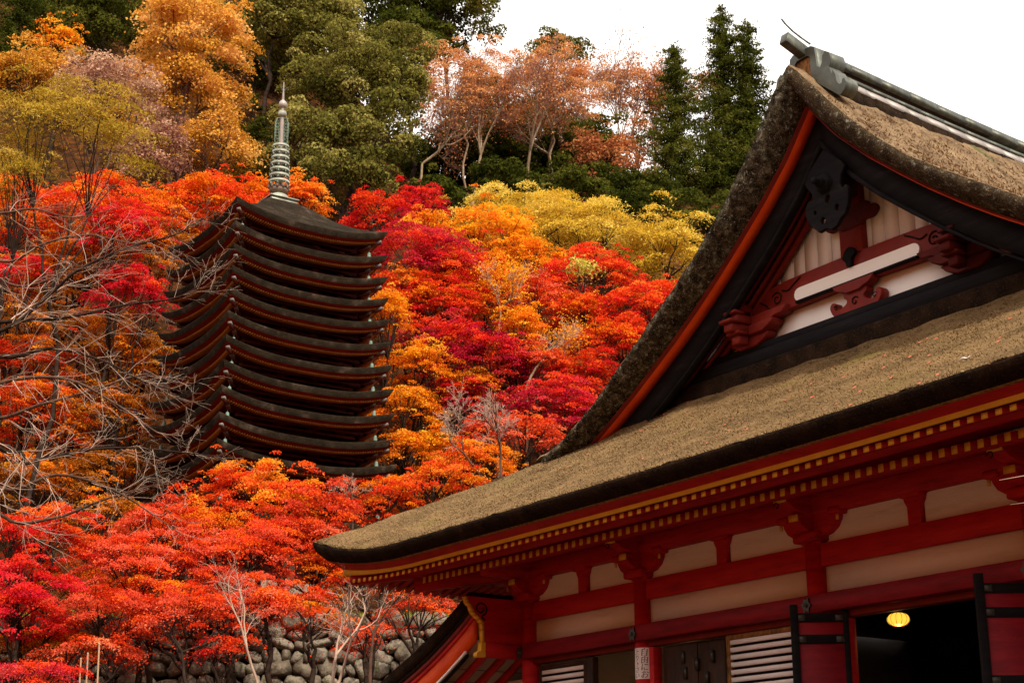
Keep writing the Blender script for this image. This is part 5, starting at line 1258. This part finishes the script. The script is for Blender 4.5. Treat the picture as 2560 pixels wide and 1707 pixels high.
# large leafless cherry entering from the left, near the camera
def guided(name, label, trunkpx, d, polys, seed, r0=.038, cat='bare tree'):
    rng = np.random.default_rng(seed); L_ = []; tn = []
    p = atd(trunkpx[0], trunkpx[1], d); base = np.array([p[0], p[1], float(terrain(p[0], p[1]))-.1])
    t = thing(name, base, label, cat, 'leafless trees reaching in from the left')
    top = base.copy(); top = atd(trunkpx[0], polys[0][0][1], d)
    L_.append((base, top, r0*2.2, r0*1.6))
    hb3 = top
    for pts, r in [(q[:-1] if False else q, None) for q in polys]:
        P = [atd(a, b, d+rng.normal()*.15) for a, b in pts]
        P = [hb3]+P if True else P
        P = catmull(P, 5, closed=False); n = len(P); R_ = np.linspace(r0, r0*.16, n)
        for i in range(n-1): L_.append((P[i], P[i+1], R_[i], R_[i+1]))
        for i in range(4, n-1):
            for _ in range(1 if rng.random() < .9 else 0):
                dd = P[i+1]-P[i]; dd = dd/np.linalg.norm(dd)
                s = dd*.9+rng.normal(size=3)*.55; s /= np.linalg.norm(s)
                recurse(tn, [], P[i], s, rng.uniform(.35, .8)*(1-.45*i/n), R_[i]*.33, 2, 4, .36, .02, rng, (1, 2), .74, .20)
    minr = .0019
    tn = [(a, b, max(c, minr), max(e, minr*.7)) for a, b, c, e in tn]
    seg_obj('branch', L_, BARKD if name == 'leafless_cherry' else BARKM, t, n=6); tag(seg_obj('twigs', tn, TWIG, t, n=3), kind='stuff')
guided('leafless_cherry', 'large leafless cherry reaching in from the left edge before the pagoda', (-150, 900), 24,
       [[(0, 760), (110, 680), (180, 620), (290, 570), (400, 540), (470, 500)],
        [(0, 740), (80, 735), (160, 728), (290, 700), (400, 685), (470, 650)],
        [(-20, 1010), (50, 1040), (55, 1065), (110, 1050), (230, 1030), (330, 1030), (430, 1040), (520, 1050)],
        [(0, 820), (120, 800), (240, 830), (340, 880), (430, 900)]], 41)
guided('leafless_tree', 'leafless tree with dense pale twigs at the left, lower branches', (-130, 1300), 27,
       [[(0, 960), (90, 930), (200, 900), (330, 860), (400, 880)], [(0, 880), (150, 870), (270, 930), (380, 1000), (450, 960)],
        [(0, 1120), (130, 1090), (250, 1120), (350, 1180), (420, 1230)], [(0, 1180), (120, 1190), (230, 1150), (330, 1120), (420, 1100)]], 42, .04)
guided('leafless_tree', 'leafless branches high at the left edge before the orange maples', (-160, 700), 29,
       [[(0, 490), (80, 480), (170, 500), (300, 470)], [(0, 600), (100, 560), (200, 540), (330, 560), (420, 520)], [(0, 640), (90, 650), (190, 600), (250, 590)]], 43, .03)
# thin twigs entering at the right edge
tw = thing('twig_tree', (14.2, -10.2, -1.6), 'two thin pale twig tips entering at the right edge before the facade', 'bare tree')
a1 = at(2498, 1200, 9.0); a2 = at(2600, 1182, 8.9); b1 = at(2525, 1261, 9.0); b2 = at(2610, 1250, 8.9); tk = at(2760, 1230, 8.9); bs = np.array([tk[0], tk[1], -1.6])
tw.location = tuple(bs)
seg_obj('branch', [(bs, tk, .05, .03), (tk, a2, .010, .004), (a2, a1, .0035, .0015), (tk, b2, .010, .0035), (b2, b1, .003, .001)], TWIG, tw, n=6)

# ------------------------------------------------------------------ stone retaining wall
def ico():
    t = (1+5**.5)/2
    V = [(-1, t, 0), (1, t, 0), (-1, -t, 0), (1, -t, 0), (0, -1, t), (0, 1, t), (0, -1, -t), (0, 1, -t), (t, 0, -1), (t, 0, 1), (-t, 0, -1), (-t, 0, 1)]
    F = [(0, 11, 5), (0, 5, 1), (0, 1, 7), (0, 7, 10), (0, 10, 11), (1, 5, 9), (5, 11, 4), (11, 10, 2), (10, 7, 6), (7, 1, 8), (3, 9, 4), (3, 4, 2), (3, 2, 6), (3, 6, 8), (3, 8, 9), (4, 9, 5), (2, 4, 11), (6, 2, 10), (8, 6, 7), (9, 8, 1)]
    V = [np.array(v)/np.linalg.norm(v) for v in V]; cache = {}; F2 = []
    def mid(a, b):
        k = (min(a, b), max(a, b))
        if k not in cache:
            m = V[a]+V[b]; V.append(m/np.linalg.norm(m)); cache[k] = len(V)-1
        return cache[k]
    for a, b, c in F:
        x, y, z = mid(a, b), mid(b, c), mid(c, a); F2 += [(a, x, z), (b, y, x), (c, z, y), (x, y, z)]
    return np.array(V), F2
IV, IF = ico(); SM = []
for k in range(10):
    v = IV.copy(); v = np.sign(v)*np.abs(v)**.68; v *= 1+RNG.normal(size=(len(v), 1))*.12
    SM.append(make_mesh('stone', v*.5, IF, STONE if k % 3 else STONE2, smooth=False))
wp = CAM[:2]+FH*38.55; wall = thing('stone_wall', (wp[0]+RH[0]*-6, wp[1]+RH[1]*-6, 2.4), 'dry stone retaining wall of grey boulders behind the lower maples', 'stone wall')
wr = math.atan2(RH[1], RH[0])
z = 3.1; row = 0
while z < 5.0:
    h = random.uniform(.22, .40); u = -13.0+random.uniform(0, .4)
    while u < 1.2:
        wdt = random.uniform(.20, .66); uu = u+wdt/2
        p = wp+RH*uu
        hh = h*random.uniform(.75, 1.35)
        link_copy(random.choice(SM), 'stone', (p[0]-FH[0]*random.uniform(0, .08), p[1]-FH[1]*random.uniform(0, .08), z+h/2+random.uniform(-.05, .05)), wall, rot=(random.uniform(-.1, .1), random.uniform(-.6, .6), wr+random.uniform(-.15, .15)), scale=(wdt*1.06, .5, hh*1.12))
        u += wdt
    z += h*.94; row += 1
mk('wall_core', [(*(wp+RH*-13.5+FH*.15), 2.4), (*(wp+RH*1.8+FH*.15), 2.4), (*(wp+RH*1.8+FH*1.0), 2.4), (*(wp+RH*-13.5+FH*1.0), 2.4), (*(wp+RH*-13.5+FH*.15), 4.9), (*(wp+RH*1.8+FH*.15), 4.9), (*(wp+RH*1.8+FH*1.0), 4.9), (*(wp+RH*-13.5+FH*1.0), 4.9)], BF, surf('wall_earth', [(.3, (.01, .008, .006)), (.7, (.03, .025, .018))], 6, bump=0), wall)
# grass on the terrace
n = 16000; uu = RNG.uniform(-13, 3, n); dd_ = RNG.uniform(38.7, 44, n)
P = np.stack([CAM[0]+dd_*FH[0]+uu*RH[0], CAM[1]+dd_*FH[1]+uu*RH[1]], 1); zz = np.maximum(terrain(P[:, 0], P[:, 1]), 4.85)
P = np.concatenate([P, zz[:, None]], 1); up_ = unit(np.array([0, 0, 1.])+RNG.normal(size=(n, 3))*.45); sd = unit(np.cross(up_, RNG.normal(size=(n, 3))))*.02
ln = RNG.uniform(.12, .42, n)[:, None]
V = np.stack([P-sd, P+sd, P+up_*ln], 1).reshape(-1, 3)
gr = mk('terrace_grass', V, np.arange(3*n).reshape(-1, 3), surf('grass_yellow_green', [(.3, (.12, .15, .02)), (.6, (.28, .28, .04)), (.8, (.42, .38, .08))], 3, rough=.8, spec=.1, bump=0)); tag(gr, 'yellow green grass along the top of the stone wall', 'grass', kind='stuff')
# wooden stakes by the lower left wall
STK = surf('pale_stake', [(.3, (.42, .26, .16)), (.7, (.60, .42, .28))], 8, rough=.8, bump=.1)
for k, (x0, y0, y1, lb) in enumerate([(186, 1512, 1600, 'short pale wooden stake, leftmost of three at the bottom left'), (202, 1500, 1600, 'pale wooden stake, middle of three at the bottom left'), (228, 1478, 1600, 'tallest pale wooden stake at the bottom left, before the wall')]):
    a = atd(x0, y0, 33); b = atd(x0, y1, 33); gz = float(terrain(b[0], b[1]))
    st = thing('wooden_stake', (b[0], b[1], min(gz, b[2])), lb, 'stake', 'pale wooden stakes at the bottom left'); b[2] = min(gz, b[2])
    seg_obj('stake_pole', [(b, a, .022, .018)], STK, st, n=8)
    seg_obj('stake_cap', [(a, a+np.array([0, 0, .02]), .023, .012)], STK, st, n=8)
# scrap of white feather and fallen leaves on the skirt roof
def on_skirt(px, py):
    d = FW+RT*(px-1280)/FPX-UPV*(py-853.5)/FPX
    for t in np.arange(10, 28, .01):
        p = CAM+d*t; e = p[1]+2.57
        if 0 < e < 3.5 and p[2] <= fE(e)+eave_gentle(p[0])*max(0, 1-e/3.2)**1.6+.01: return p
    return None
p = on_skirt(2410, 905)
if p is not None:
    f = [(0, 0), (.05, .02), (.09, .015), (.12, .03), (.10, -.005), (.05, -.015), (.01, -.02)]
    V = [(p[0]-.06+a, p[1]+b, p[2]+.03+.3*b+.02*(i % 2)) for i, (a, b) in enumerate(f)]; V += [(x, y+.004, z+.006) for x, y, z in V]; n = len(f)
    F = [tuple(range(n)), tuple(range(n, 2*n))[::-1]]+[(i, (i+1) % n, n+(i+1) % n, n+i)[::-1] for i in range(n)]
    o = mk('feather', V, F, PAPER); tag(o, 'small white feather scrap lying on the thatch near the right eave', 'feather')
V = []; F = []
for k in range(60):
    px, py = random.uniform(1300, 2540), 0
    py = 1180-(px-1300)*.27+random.uniform(-60, 60); p = on_skirt(px, py)
    if p is None: continue
    b = len(V); a = random.uniform(0, 6.28); s = random.uniform(.012, .03)
    V += [(p[0]+s*math.cos(a+q), p[1]+s*math.sin(a+q)*.8, p[2]+.02+s*.55*math.sin(a+q)) for q in (0, 1.57, 3.14, 4.71)]; F.append((b, b+1, b+2, b+3))
o = mk('fallen_leaves', V, F, surf('fallen_leaf', [(.3, (.6, .06, .04)), (.7, (.8, .2, .12))], 9, bump=0)); tag(o, 'scattered fallen red leaves on the skirt roof thatch', 'leaves', kind='stuff')
print('LEAVES', NLEAF[0])
